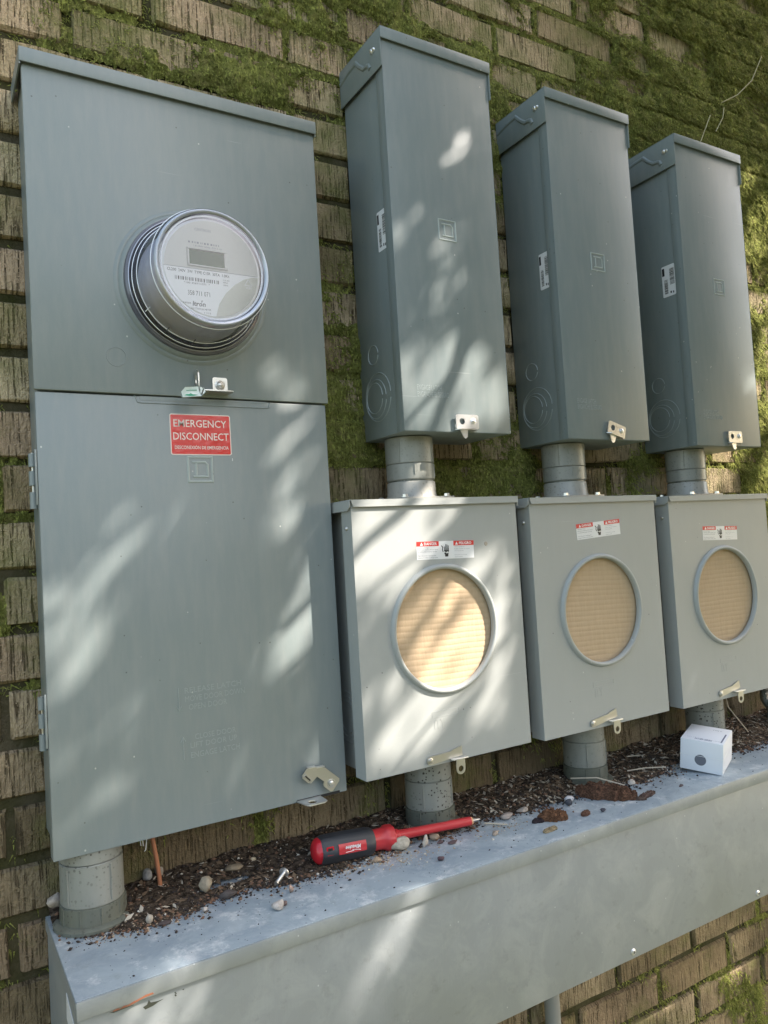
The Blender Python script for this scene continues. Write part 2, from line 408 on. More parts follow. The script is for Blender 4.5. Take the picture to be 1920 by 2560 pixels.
# ------------------------------------------------------------------ brick wall
wall = thing('brick_wall', 'combed tan brick wall with dark mossy mortar joints behind the meter boxes', 'wall')
bm = B(-1.6, 4.2, .0085, .25, -.05, 3.4); mk('mortar', bm, M_MORT, wall)
J = .0115
beds = {0: 1.7930}
for k in range(1, 26): beds[k] = 1.7930+.0676*k
for k in range(-1, -27, -1): beds[k] = 1.7930+.0698*k
def rowoff(k):
    o = .0605 if k % 2 == 0 else .1645
    return o if k > -18 else o+.040
def brick_mesh(i, wd, hh):
    r = random.Random(100+i); bm = bmesh.new(); nx, nz = 5, 3
    xs = [-wd/2, -wd/2+.003, 0, wd/2-.003, wd/2]; zs = [-hh/2, -hh/2+.003, hh/2-.003, hh/2]
    xs = [-wd/2, -wd/2+.0035, -wd/6, wd/6, wd/2-.0035, wd/2]
    G = []
    for a, x in enumerate(xs):
        col = []
        for b, z in enumerate(zs):
            edge = (a in (0, 5)) or (b in (0, 3))
            y = (.0035+r.uniform(0, .003)) if edge else r.uniform(-.0004, .0008)
            dx = r.uniform(-.0018, .0018); dz = r.uniform(-.0016, .0016)
            col.append(bm.verts.new((x+dx, y, z+dz)))
        G.append(col)
    for a in range(5):
        for b in range(3): bm.faces.new((G[a][b], G[a+1][b], G[a+1][b+1], G[a][b+1]))
    border = [G[a][0] for a in range(6)]+[G[5][b] for b in (1, 2, 3)]+[G[a][3] for a in (4, 3, 2, 1, 0)]+[G[0][b] for b in (2, 1)]
    back = [bm.verts.new((v.co.x, .03, v.co.z)) for v in border]; n = len(border)
    for i2 in range(n): bm.faces.new((border[i2], border[(i2+1) % n], back[(i2+1) % n], back[i2]))
    bmesh.ops.recalc_face_normals(bm, faces=bm.faces)
    me = bpy.data.meshes.new('brick'); bm.to_mesh(me); bm.free(); me.materials.append(M_BRICK); me.shade_smooth(); me.set_sharp_from_angle(angle=math.radians(28)); return me
PW = .2140
BV = [[brick_mesh(i, PW-J, h-J) for i in range(8)] for h in (.0676, .0698)]
boxes = [((BX0, BY, BZ0), (BX1, 0, BZ1)), ((WX0, WY, WB), (WX1, 0, WZ))]
for i in range(3):
    boxes.append(((UX[i], UY, UZ0[i]), (UX[i]+UW, 0, UZ1[i]))); boxes.append(((SX[i], SY, SZ[i]-SH), (SX[i]+SW, 0, SZ[i])))
CP = M.translation
def seen(P):
    d = Vector(P)-CP; z = d.dot(F_)
    if z <= .1: return 0
    u, v = d.dot(R_)/z, d.dot(U_)/z
    if abs(u) > 960/1916+.02 or abs(v) > 1280/1916+.02: return 0
    for lo, hi in boxes:
        t0, t1 = 0., .995
        for a in range(3):
            if abs(d[a]) < 1e-9:
                if not lo[a] <= CP[a] <= hi[a]: t0 = 2
                continue
            p, q = (lo[a]-CP[a])/d[a], (hi[a]-CP[a])/d[a]
            if p > q: p, q = q, p
            t0, t1 = max(t0, p), min(t1, q)
        if t0 < t1: return 0
    return abs(d.y)/z**3
bricks = []
for k in range(-25, 23):
    zc = (beds[k]+beds[k+1])/2
    if zc < .03: continue
    n0 = math.floor((-1.5-rowoff(k))/PW)
    for n in range(n0, n0+26):
        xc = rowoff(k)+PW*(n+.5)
        if xc > 3.95 or (k, n) == (None, None): continue
        s = sum(seen((xc+a*PW*.45, 0, zc+b*.028)) for a in (-1, -.5, 0, .5, 1) for b in (-1, 0, 1))
        bricks.append((s, k, xc, zc))
bricks.sort(key=lambda t: -t[0])
rest = []; vis = [b for b in bricks if b[0] > 0][:296]; others = bricks[len(vis):]
for s, k, xc, zc in vis:
    r = random.Random(int(xc*1000)*31+k)
    o = bpy.data.objects.new('brick', BV[0 if k >= 0 else 1][r.randrange(8)]); COL.objects.link(o); o.parent = wall
    o.location = (xc+r.uniform(-.0015, .0015), r.uniform(0, .0016), zc+r.uniform(-.001, .001)); o.rotation_euler = (r.uniform(-.012, .012), r.uniform(-.006, .006), r.uniform(-.006, .006))
V, F, T, base = [], [], [], 0
for s, k, xc, zc in others:
    r = random.Random(int(xc*1000)*31+k); me = BV[0 if k >= 0 else 1][r.randrange(8)]
    v = np.empty(len(me.vertices)*3, np.float32); me.vertices.foreach_get('co', v); v = v.reshape(-1, 3)+np.array((xc+r.uniform(-.0015, .0015), r.uniform(0, .0016), zc), np.float32)
    V.append(v); F.append(np.array([p.vertices[:] for p in me.polygons], np.int32)+base); base += len(v); T += [r.random()]*len(v)
o = arr('distant_bricks', np.concatenate(V), np.concatenate(F), M_BRICK, wall); tag(o, kind='stuff')
a = o.data.attributes.new('tone', 'FLOAT', 'POINT'); a.data.foreach_set('value', np.array(T, np.float32))

# ------------------------------------------------------------------ moss on the wall
def inbrick(x, z):
    ks = sorted(beds); bz = np.array([beds[k] for k in ks]); idx = np.clip(np.searchsorted(bz, z)-1, 0, len(ks)-1)
    kk = np.array(ks)[idx]; lo = bz[idx]
    off = np.where(kk % 2 == 0, .0605, .1645)+np.where(kk > -18, 0, .04)
    fx = np.mod(x-off, PW); n = np.floor((x-off)/PW).astype(int)
    ch = np.where(kk >= 0, .0676, .0698); fz = z-lo
    d = np.minimum(np.minimum(fx-J/2, PW-J/2-fx), np.minimum(fz-J/2, ch-J/2-fz))   # >0 inside brick
    return d, kk, n
def mossd(x, z):
    d, kk, n = inbrick(x, z)
    T = np.random.default_rng(5).random((256, 256)); br = T[kk % 256, n % 256]
    f = fbm(x+.3*z, z, 3, 5, 5.5)*.62+fbm(x, z, 8, 4, 26.)*.22+fbm(x, z, 21, 2, 90.)*.16
    def bl(cx, cz, rx, rz): return np.exp(-(((x-cx)/rx)**2+((z-cz)/rz)**2))
    b = .33+.06*np.clip((x-.9)/.7, 0, 1)*np.clip((z-.9)/.6, 0, 1)
    b += .15*np.clip((z-1.86)/.2, 0, 1)*np.clip((x-.25)/.4, 0, 1)
    b += .09*bl(1.72, 2.1, .26, .5)+.08*bl(1.35, 2.02, .16, .10)+.085*bl(.55, 1.58, .14, .32)+.12*bl(.45, 1.87, .22, .05)+.16*bl(.76, 1.27, .10, .035)
    b += .17*bl(1.62, 1.3, .14, .5)+.06*bl(.53, 1.33, .10, .16)
    b -= .06*bl(0.05, 1.0, .12, .9)+.12*bl(1.1, .75, .8, .22)+.10*bl(1.1, .3, .35, .3)-.07*bl(1.62, .42, .2, .3)
    b += np.where(d < 0, .075, 0)+.05*np.exp(-np.clip(d, 0, 1)/.006)
    b -= np.where(br > .52, (br-.52)*.42, 0)*np.where(d > 0, 1, 0)
    # bare bricks the picture shows
    for cx, cz in ((.80, 2.10), (.93, 2.02), (1.0, 1.99), (1.30, 2.17), (1.30, 2.11), (1.15, 2.17), (1.42, 2.25), (.20, 1.965), (.38, 1.965), (1.70, 2.42)):
        b -= .16*np.exp(-(((x-cx)/.062)**2+((z-cz)/.026)**2)**2)*np.where(d > 0, 1, .2)
    return (f+b)-.957, d
s = .0055
gx, gz = np.meshgrid(np.arange(-.35, 2.5, s), np.arange(.04, 2.95, s), indexing='ij')
jx = gx+rng.uniform(-.4, .4, gx.shape)*s; jz = gz+rng.uniform(-.4, .4, gx.shape)*s
D, dd = mossd(jx, jz)
h = np.clip(D, -.2, .3)*.05; h = np.where(D > 0, np.minimum(h, .010)+.0004+.004*(fbm(jx, jz, 61, 3, 70.)-.35)*np.clip(D*25, 0, 1), -.004)
base_y = np.where(dd < 0, .0080, 0.)
Y = base_y-h-rng.uniform(0, .0022, gx.shape)*(D > 0)
Vm = np.stack([jx, Y, jz], -1).reshape(-1, 3)
nx, nz = gx.shape; idx = np.arange(nx*nz).reshape(nx, nz)
Q = np.stack([idx[:-1, :-1], idx[1:, :-1], idx[1:, 1:], idx[:-1, 1:]], -1).reshape(-1, 4)
on = (D > 0).reshape(-1); keep = on[Q].sum(1) >= 2; Q = Q[keep]
use = np.unique(Q); rm = -np.ones(nx*nz, int); rm[use] = np.arange(len(use))
o = arr('moss', Vm[use], rm[Q], M_MOSS, None, 180)
tag(o, 'green moss cushions growing over the brick wall, thickest at the upper right', 'moss', kind='stuff')
# fronds: short drooping blades on the cushions
nb = 700000
px, pz = rng.uniform(-.3, 2.3, nb), rng.uniform(.05, 2.9, nb)
D2, d2 = mossd(px, pz); ok = D2 > rng.normal(-.030, .030, nb)
px, pz, D2, d2 = px[ok], pz[ok], D2[ok], d2[ok]
n = len(px); h2 = np.clip(D2*.05, 0, .010); py = np.where(d2 < 0, .008, 0)-h2
L = rng.uniform(.004, .012, n)*(1+1.1*np.clip((px-.9)/.5, 0, 1)); ang = rng.normal(-math.pi/2, .75, n); out = rng.uniform(.15, .85, n)
dx, dz, dy = np.cos(ang)*L, np.sin(ang)*L, -out*L*.7
ww = .0010*(1+.6*(px > 1.2)); wx, wz = -np.sin(ang)*ww, np.cos(ang)*ww
A = np.stack([px-wx, py+.001, pz-wz], -1); Bv = np.stack([px+wx, py+.001, pz+wz], -1); Cv = np.stack([px+dx, py+dy, pz+dz], -1)
Vb = np.stack([A, Bv, Cv], 1).reshape(-1, 3)
o = arr('moss_fronds', Vb, np.arange(n*3).reshape(-1, 3), M_MOSSB)
tag(o, 'fuzzy drooping moss fronds standing off the moss on the brick wall', 'moss', kind='stuff')
# dry stalks
M_STRAW = mat('dry_straw', (.50, .45, .28), .8)
for pts, lab in ((((1.545, -.03, 2.12), (1.60, -.035, 2.150), (1.66, -.035, 2.20), (1.715, -.03, 2.275)), 'long pale dry stalk arching across the moss at upper right'),
                 (((1.45, -.022, 1.985), (1.47, -.03, 2.03), (1.50, -.03, 2.08)), 'short dry stalk hanging down the moss above the rightmost tall box'),
                 (((1.53, -.02, 2.055), (1.545, -.03, 2.085), (1.552, -.03, 2.11)), 'tiny dry stalk lying just under the long arching one')):
    bm = tube(bmesh.new(), pts, .0009, 5); o = mk('dry_stalk', bm, M_STRAW, None, 60); tag(o, lab, 'stalk', 'dry stalks caught in the moss')

# ------------------------------------------------------------------ shared detail builders
EMB = [[(.05, .05), (.95, .05), (.95, .95), (.05, .95)]]
EMD = [[(.20, .235), (.69, .235), (.78, .325), (.78, .765), (.22, .765)], [(.345, .27), (.345, .73)]]
def emblem(parent, m, x0, x1, z0, z1, y, wd=.0016, h=.0006):
    bm = bmesh.new(); f = lambda p: (x0+p[0]*(x1-x0), z1-p[1]*(z1-z0))
    for q in EMB: ridge(bm, [f(p) for p in q], y, wd, h, True)
    ridge(bm, [f(p) for p in EMD[0]], y, wd, h); ridge(bm, [f(p) for p in EMD[1]], y, wd, h)
    return mk('emblem', bm, m, parent)
def bolt(parent, x, y, z, r, m, axis='y', name='bolt', hex_=False):
    bm = bmesh.new(); n = 6 if hex_ else 20
    if axis == 'z': lathe(bm, [(r*1.5, 0), (r*1.5, .0008), (r, .0009), (r, .0045), (r*.8, .005), (0, .005)], (x, y, z), 'z', n)
    elif axis == 'y': lathe(bm, [(r, 0), (r*.95, -.0012), (r*.6, -.0024), (0, -.0028)], (x, y, z), 'y', n)
    else: lathe(bm, [(r, 0), (r*.95, -.0018), (r*.6, -.0034), (0, -.0038)], (x, y, z), 'x', n)
    return mk(name, bm, m, parent)

# ------------------------------------------------------------------ large meter-main enclosure
bb = thing('meter_enclosure', 'large grey green steel enclosure with a glass meter and red emergency disconnect sticker', 'electrical box', (BX0, BY, BZ0))
body = mk('body', B(BX0+.0045, BX1-.006, BY+.007, -.001, BZ0+.0135, BZ1-.006, bev=.0015), M_BOX, bb)
bm = bmesh.new(); box(bm, BX0-.003, BX1+.0012, BY-.0060, 0, BZ1-.0018, BZ1, bev=.0007); box(bm, BX0-.003, BX1+.0012, BY-.0075, BY-.0057, BZ1-.0180, BZ1-.0001, bev=.0006)
box(bm, BX0-.0032, BX0-.0014, BY-.0056, -.0005, BZ1-.0205, BZ1-.0019); box(bm, BX1-.0004, BX1+.0014, BY-.0056, -.0005, BZ1-.0205, BZ1-.0019)
mk('hood', bm, M_BOX, bb)
MC = (.2922, 1.5215)
up = mk('upper_cover', B(BX0-.0004, BX1-.0008, BY-.0020, BY+.0055, BZM-.0012, BZ1-.0090, bev=.0016), M_BOX, bb)
bm = lathe(bmesh.new(), [(.1015, 0), (.1005, -.0008), (.0988, -.0022), (.0972, -.0026), (.0958, -.0022), (.0945, -.0042), (.0928, -.0068), (.0910, -.0078), (.0895, -.0070), (.0880, -.0020)], (MC[0], BY-.0021, MC[1]), 'y', 96)
mk('meter_ring', bm, M_BOX, bb, 60)
mk('knockout', ridge(bmesh.new(), circ(.1908, 1.4237, .0117, 40), BY-.0020, .0010, .0006, True), M_BOX, bb)
door = mk('door', B(BX0+.0006, BX1-.0052, BY, BY+.0016, BZ0, BZM-.0035, bev=.0012), M_BOX, bb)
bm = bmesh.new(); box(bm, BX0+.0006, BX0+.0024, BY+.0018, BY+.020, BZ0+.0004, BZM-.0040, bev=.0006); box(bm, BX1-.0070, BX1-.0052, BY+.0018, BY+.020, BZ0+.0004, BZM-.0040, bev=.0006)
box(bm, BX0+.0026, .3985, BY+.0018, BY+.016, BZ0+.0002, BZ0+.0020); mk('door_edge', bm, M_BOX, door)
# recessed handle slot: raised rim with a shallow trapezoid
bm = ridge(bmesh.new(), [(.2106, 1.3775), (.2140, 1.3690), (.2175, 1.3682), (.3850, 1.3682), (.3895, 1.3692), (.3908, 1.3760)], BY, .0016, .0010)
prism(bm, [(.2165, 1.3765), (.2170, 1.3715), (.2960, 1.3715), (.3064, 1.3742), (.3860, 1.3742), (.3865, 1.3765)], BY-.0004, BY+.0004)
mk('handle_slot', bm, M_BOX, door)
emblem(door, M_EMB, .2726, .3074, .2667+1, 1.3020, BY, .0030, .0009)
# red sticker
stk = mk('sticker', prism(bmesh.new(), rrect(.2529, .3332, 1.3029, 1.3560, .0026), BY-.0003, BY), M_PINK, door); stk['label'] = 'red EMERGENCY DISCONNECT sticker with cream border'
# print
bm = prism(bmesh.new(), rrect(.2541, .3320, 1.3041, 1.3548, .0016), BY-.0005, BY-.0003); mk('red_panel', bm, M_STK, stk) if False else None
rp = mk('red_panel', prism(bmesh.new(), rrect(.2541, .3320, 1.3041, 1.3548, .0016), BY-.0005, BY-.0003), M_STK, door)
bm = bmesh.new()
text_bm(bm, 'EMERGENCY', .2576, .3276, 1.3390, 1.3486, BY-.0005, bold=.004); text_bm(bm, 'DISCONNECT', .2566, .3300, 1.3223, 1.3319, BY-.0005, bold=.004)
text_bm(bm, 'DESCONEXIÓN DE EMERGENCIA', .2580, .3292, 1.3105, 1.3160, BY-.0005, bold=.01)
mk('lettering', bm, M_PINK, rp)
bm = bmesh.new()
for s_, a0, a1, z0, z1 in (('RELEASE LATCH', .2558, .3300, 1.0015, 1.0085), ('MOVE DOOR DOWN', .2558, .3345, .9910, .9980), ('OPEN DOOR', .2600, .3100, .9805, .9875),
                           ('CLOSE DOOR', .2660, .3200, .9430, .9497), ('LIFT DOOR UP', .2600, .3210, .9330, .9397), ('ENGAGE LATCH', .2600, .3240, .9208, .9278)):
    text_bm(bm, s_, a0, a1, z0, z1, BY, thick=.0003)
for x, za, zb in ((.2478, 1.0094, .9810), (.2510, .9205, .9482)):
    ridge(bm, [(x, za), (x, zb)], BY, .0011, .0007); sgn = 1 if zb < za else -1
    ridge(bm, [(x-.0032, zb+.006*sgn), (x, zb)], BY, .001, .0006); ridge(bm, [(x+.0032, zb+.006*sgn), (x, zb)], BY, .001, .0006)
mk('stamped_lettering', bm, M_RELIEF_LIT, door)
mk('paint_drip', B(.3335, .3342, BY-.0006, BY, 1.2955, 1.2990), M_OFFW, door)
# hinges on the left edge
for z0, z1, pz in ((1.2430, 1.3080, (1.3045, 1.2895)), (.9630, 1.0243, (1.0205, .9890))):
    hg = mk('hinge', B(BX0-.0030, BX0-.0003, BY-.0160, BY-.0120+.017, z0, z1, bev=.0006) if False else B(BX0-.0022, BX0+.0002, BY+.0002, BY+.0032, z0, z1, bev=.0005), M_BOX, bb)
    H = (z1-z0)
    for a, b in ((1.0-.06, .70), (.62, .36), (.24, -.06)):
        bm = lathe(bmesh.new(), [(0, z0+b*H), (.0048, z0+b*H), (.0048, z0+a*H), (0, z0+a*H)], (BX0-.0030, BY+.0125, 0), 'z', 14); mk('knuckle', bm, M_BOX, hg)
    bm = lathe(bmesh.new(), [(0, z0-.002), (.0018, z0-.002), (.0018, z1-.003), (0, z1-.003)], (BX0-.0030, BY+.0125, 0), 'z', 10); mk('pin', bm, M_ZINC, hg)
# bracket above the door: ledge, tall loop, square plate with rivet
br = mk('seal_bracket', prism(bmesh.new(), rrect(.2885, .3325, BY-.0240, BY-.0022, .003), 1.3830, 1.3845, 'z'), M_ZINC, bb)
mk('plate', prism(bmesh.new(), rrect(.3105, .3308, 1.3846, 1.4052, .0028), BY-.0042, BY-.0026), M_ZINC, br)
bm = lathe(bmesh.new(), [(.0068, 0), (.0066, -.0008), (.0052, -.0012), (.0046, -.0006), (.0040, -.0022), (.0018, -.0034), (0, -.0034)], (.3205, BY-.0042, 1.3950), 'y', 28); mk('rivet', bm, M_ZINC, br)
mk('loop', prism(bmesh.new(), rrect(BY-.0190, BY-.0025, 1.3838, 1.4115, .006, 6), .2868, .2884, 'x', holes=((BY-.0105, 1.3985, .0035, 2.0),)), M_ZINC, br)
# latch at the lower right
lp = [(.4136, .8800), (.4396, .8755), (.4603, .8570), (.4600, .8537), (.4493, .8420), (.4463, .8420), (.4373, .8500), (.4357, .8535), (.4374, .8571), (.4271, .8660), (.4176, .8590), (.4134, .8603), (.4061, .8674), (.4056, .8713)]
lt = mk('latch', prism(bmesh.new(), lp, BY-.0095, BY-.0078), M_ZINC, bb)
bm = prism(bmesh.new(), [(.4088, .8698), (.4104, .8706), (.4172, .8636), (.4160, .8622)], BY-.0097, BY-.0090); mk('slot', bm, M_DARK, lt)
bm = ridge(bmesh.new(), [(.4078, .8700), (.4106, .8722), (.4190, .8635), (.4165, .8605), (.4078, .8700)], BY-.0095, .0012, .0009); mk('slot_rim', bm, M_ZINC, lt)
bm = lathe(bmesh.new(), [(.0066, .008), (.0062, -.0010), (.0050, -.0013), (.0044, -.0006), (.0040, -.0026), (.0020, -.0036), (0, -.0037)], (.4475, BY-.0090, .8528), 'y', 30); mk('rivet', bm, M_ZINC, lt)
bm = bmesh.new(); box(bm, .4148, .4255, BY-.0110, BY-.0045, .8790, .8802); box(bm, .4265, .4385, BY-.0110, BY-.0045, .8772, .8784); mk('bent_tab', bm, M_ZINCW, lt)
mk('notch', B(.3994, .4644, BY-.0004, BY+.0010, BZ0-.0002, BZ0+.0032), M_DARK, bb)
bm = prism(bmesh.new(), [(.3992, BY-.002), (.4035, BY-.0240), (.4070, BY-.0280), (.4280, BY-.0280), (.4335, BY-.0235), (.4345, BY+.004), (.4000, BY+.004)], BZ0+.0008, BZ0+.0024, 'z', holes=((.4150, BY-.0165, .0062),)); mk('hasp_tab', bm, M_ZINCW, bb)
# security seal looped through the bracket
M_SEAL = mat('clear_green_plastic', (.62, .72, .70), .18); M_SEALG = mat('green_print', (.03, .30, .18), .35)
se = thing('security_seal', 'clear plastic seal tag with green marks hanging from the bracket above the red sticker', 'seal', (.276, BY-.028, 1.378))
bm = prism(bmesh.new(), [(.2608, 1.3775), (.2655, 1.3838), (.2830, 1.3850), (.2890, 1.3832), (.2905, 1.3790), (.2850, 1.3735), (.2620, 1.3708)], BY-.0320, BY-.0265); bmesh.ops.bevel(bm, geom=bm.edges[:], offset=.0007, segments=1, affect='EDGES'); mk('tag_body', bm, M_SEAL, se)
bm = prism(bmesh.new(), [(.2640, 1.3735), (.2668, 1.3750), (.2700, 1.3752), (.2720, 1.3765), (.2745, 1.3752), (.2815, 1.3750), (.2760, 1.3733), (.2700, 1.3728)], BY-.0324, BY-.0321)
prism(bm, [(.2665, 1.3800), (.2800, 1.3812), (.2802, 1.3803), (.2668, 1.3793)], BY-.0324, BY-.0321); mk('green_mark', bm, M_SEALG, se)
bm = tube(bmesh.new(), [(.2885, BY-.029, 1.381), (.2915, BY-.026, 1.3842), (.2935, BY-.020, 1.3855), (.2905, BY-.014, 1.386), (.2872, BY-.012, 1.388)], .0008, 6); mk('seal_wire', bm, M_ZINC, se)

# ------------------------------------------------------------------ electric meter
mt = thing('electric_meter', 'round electric meter under a clear cover in the ring of the large enclosure', 'electric meter', (MC[0], BY-.004, MC[1]))
c0 = (MC[0], 0, MC[1]); y0 = BY-.006
M_CHR = mat('dull_chrome', (.45, .46, .50), .3, .9)
M_COLL = mat('smoked_plastic', (.10, .10, .12), .12, 0, .7)
M_CAN = mat('grey_plastic', (.74, .73, .82), .25)
M_FACE = mat('face_grey', (.60, .60, .55), .4); M_LBL = mat('label_white', (.85, .86, .85), .4); M_OLIVE = mat('face_olive', (.50, .51, .42), .4)
mk('collar', lathe(bmesh.new(), [(.0905, y0+.002), (.0905, y0-.004), (.0895, y0-.008), (.0860, y0-.0095), (.0830, y0-.007), (.0760, y0-.006)], c0, 'y', 96), M_COLL, mt, 50)
mk('collar_wire', lathe(bmesh.new(), [(.0868, y0-.0090), (.0864, y0-.0104), (.0858, y0-.0106), (.0854, y0-.0094)], c0, 'y', 96), M_CHR, mt, 50)
mk('can', lathe(bmesh.new(), [(.0735, y0-.005), (.0705, y0-.008), (.0660, y0-.026), (.0640, y0-.046), (.0632, y0-.052), (.0620, y0-.054), (.0, y0-.054)], c0, 'y', 96), M_CAN, mt, 40)
FY = BY-.0780
mk('face', lathe(bmesh.new(), [(.0626, y0-.0530), (.0626, FY+.0030), (.0618, FY+.0020), (.0602, FY+.0014), (.0590, FY), (0, FY)], c0, 'y', 96), M_LBL, mt, 40)
cx, cz = MC; zl = 1.5185; Rf = .0588
def disc(bm, f, y, n=72):
    pts = [(cx+Rf*math.cos(2*math.pi*i/n), cz+Rf*math.sin(2*math.pi*i/n)) for i in range(n)]
    pts = [p for p in pts if f(*p)]
    return prism(bm, pts, y-.0002, y)
a0 = math.asin((zl-cz)/Rf)
mk('face_top', prism(bmesh.new(), [(cx+Rf*math.cos(a0+(math.pi-2*a0)*i/40), cz+Rf*math.sin(a0+(math.pi-2*a0)*i/40)) for i in range(41)], FY-.0004, FY), M_FACE, mt)
pts = [(cx+Rf*math.cos(math.radians(a)), cz+Rf*math.sin(math.radians(a))) for a in range(-88, -3, 4)]
arc = [(.3440, 1.5172), (.3330, 1.5135), (.3200, 1.5050), (.3080, 1.4930), (.2990, 1.4790), (.2945, 1.4640)]
mk('corner_panel', prism(bmesh.new(), pts+arc, FY-.0004, FY), M_OLIVE, mt)
bm = ridge(bmesh.new(), [(.3330, 1.5060), (.3425, 1.5060), (.3375, 1.5140)], FY-.0004, .0006, .0002, True)
for i in range(4): box(bm, .3345+i*.002, .3350+i*.002, FY-.0006, FY-.0004, 1.5018, 1.5045)
mk('warning_mark', bm, M_OFFW, mt)
bm = bmesh.new(); box(bm, .2612, .3112, FY-.0032, FY-.0004, 1.5215, 1.5232, bev=.0004); box(bm, .2612, .3112, FY-.0032, FY-.0004, 1.5420, 1.5440, bev=.0004); box(bm, .2612, .2632, FY-.0032, FY-.0004, 1.5234, 1.5418); box(bm, .3072, .3112, FY-.0032, FY-.0004, 1.5234, 1.5418)
dp = mk('display_bezel', bm, M_FACE, mt)
mk('display', B(.2634, .3070, FY-.0012, FY-.0004, 1.5236, 1.5416), mat('lcd_green', (.040, .100, .030), .65, 0, .15), mt)
bm = bmesh.new(); F1 = FY-.0004
text_bm(bm, 'CL200  240V  3W  TYPE C1SR  30TA  1.0Kh', .2365, .3130, 1.5128, 1.5163, FY, bold=.006)
bars(bm, .2455, .2999, 1.5032, 1.5075, FY, seed=4, n=60); text_bm(bm, '*100 358711071  *', .2560, .2880, 1.4995, 1.5018, FY)
text_bm(bm, '358 711 071', .2602, .2875, 1.4858, 1.4915, FY); text_bm(bm, '1.540504.', .2520, .2640, 1.4748, 1.4768, FY)
text_bm(bm, 'ltron', .2657, .2815, 1.4728, 1.4788, FY, bold=.03, slant=.12); text_bm(bm, 'WATTHOUR METER', .2627, .2881, 1.4685, 1.4708, FY)
box(bm, .2765, .2772, FY-.0002, FY, 1.4775, 1.4802); box(bm, .2772, .2785, FY-.0002, FY, 1.4795, 1.4802)
text_bm(bm, '11/23', .2795, .2875, 1.4645, 1.4665, FY); text_bm(bm, 'CA 0.5', .3052, .3130, 1.5080, 1.5098, FY); text_bm(bm, 'FM2S', .3052, .3112, 1.5050, 1.5068, FY); text_bm(bm, '60Hz', .3052, .3112, 1.5020, 1.5038, FY)
mk('lettering', bm, M_BLK, mt)
bm = bmesh.new(); bars(bm, .2635, .3030, 1.5500, 1.5522, F1, seed=9, n=34); text_bm(bm, 'CENTRON', .2720, .2920, 1.5660, 1.5695, F1)
text_bm(bm, '1.8 240V 60Hz  FW 3.10', .2700, .3050, 1.5462, 1.5482, F1)
box(bm, .2318, .3480, F1-.0002, F1, zl, zl+.0004); mk('faint_lettering', bm, M_GREYP, mt)
# clear cover (thin shell, real wall thickness)
mg = bpy.data.materials.new('clear_polycarbonate'); mg.use_nodes = True; t = mg.node_tree; t.nodes.clear()
tr = t.nodes.new('ShaderNodeBsdfTransparent'); tr.inputs[0].default_value = (.955, .96, .985, 1); gl = t.nodes.new('ShaderNodeBsdfGlossy'); gl.inputs['Roughness'].default_value = .03
fr = t.nodes.new('ShaderNodeFresnel'); fr.inputs[0].default_value = 1.62; mx = t.nodes.new('ShaderNodeMixShader'); ou = t.nodes.new('ShaderNodeOutputMaterial')
nz_ = t.nodes.new('ShaderNodeTexNoise'); nz_.inputs['Scale'].default_value = 60; bp = t.nodes.new('ShaderNodeBump'); bp.inputs['Distance'].default_value = .0004; bp.inputs['Strength'].default_value = .25
t.links.new(nz_.outputs[0], bp.inputs['Height']); t.links.new(bp.outputs[0], gl.inputs['Normal']); t.links.new(bp.outputs[0], fr.inputs['Normal'])
ad = t.nodes.new('ShaderNodeMath'); ad.operation = 'MULTIPLY_ADD'; ad.inputs[1].default_value = 1.1; ad.inputs[2].default_value = .01; ad.use_clamp = True; t.links.new(fr.outputs[0], ad.inputs[0]); t.links.new(ad.outputs[0], mx.inputs[0]); t.links.new(tr.outputs[0], mx.inputs[1]); t.links.new(gl.outputs[0], mx.inputs[2]); t.links.new(mx.outputs[0], ou.inputs[0])
yf = BY-.0860
cv = mk('glass_cover', lathe(bmesh.new(), [(.0845, y0-.008), (.0835, y0-.010), (.0800, y0-.013), (.0778, y0-.020), (.0735, yf+.010), (.0722, yf+.003), (.0700, yf), (.0660, yf+.0006), (.0645, yf+.0030), (.0640, yf+.0030), (0, yf+.0020)], c0, 'y', 128), mg, mt, 60)
mrim = mat('highlit_rim', (.86, .90, .97), .18, 0, .9)  # whitish base paints bright highlights onto the clear cover's rims and ridges
mk('rim', lathe(bmesh.new(), [(.0716, yf+.0060), (.0716, yf+.0035), (.0706, yf+.0012), (.0690, yf+.0008), (.0668, yf+.0016), (.0662, yf+.0040)], c0, 'y', 128), mrim, cv, 70)
mk('inner_rim', lathe(bmesh.new(), [(.0652, yf+.0066), (.0650, yf+.0050), (.0640, yf+.0040), (.0622, yf+.0048)], c0, 'y', 128), mrim, cv, 70)
for rr_, yy_ in ((.0822, y0-.0118), (.0782, y0-.0195), (.0740, yf+.0105)):
    mk('cover_ridge', lathe(bmesh.new(), [(rr_, yy_), (rr_+.0007, yy_-.0004), (rr_+.0007, yy_-.0010), (rr_, yy_-.0014)], c0, 'y', 128), mrim, cv, 70)
for a in (212, 236, 262, 300, 322):
    ca, sa = math.cos(math.radians(a)), math.sin(math.radians(a)); r0, r1 = .0795, .0762
    bm = tube(bmesh.new(), [(cx+ca*.0800, y0-.013, cz+sa*.0800), (cx+ca*.0772, y0-.026, cz+sa*.0772)], .0007, 6); mk('cover_tab', bm, M_COLL if a in (236, 262, 300) else mrim, cv)

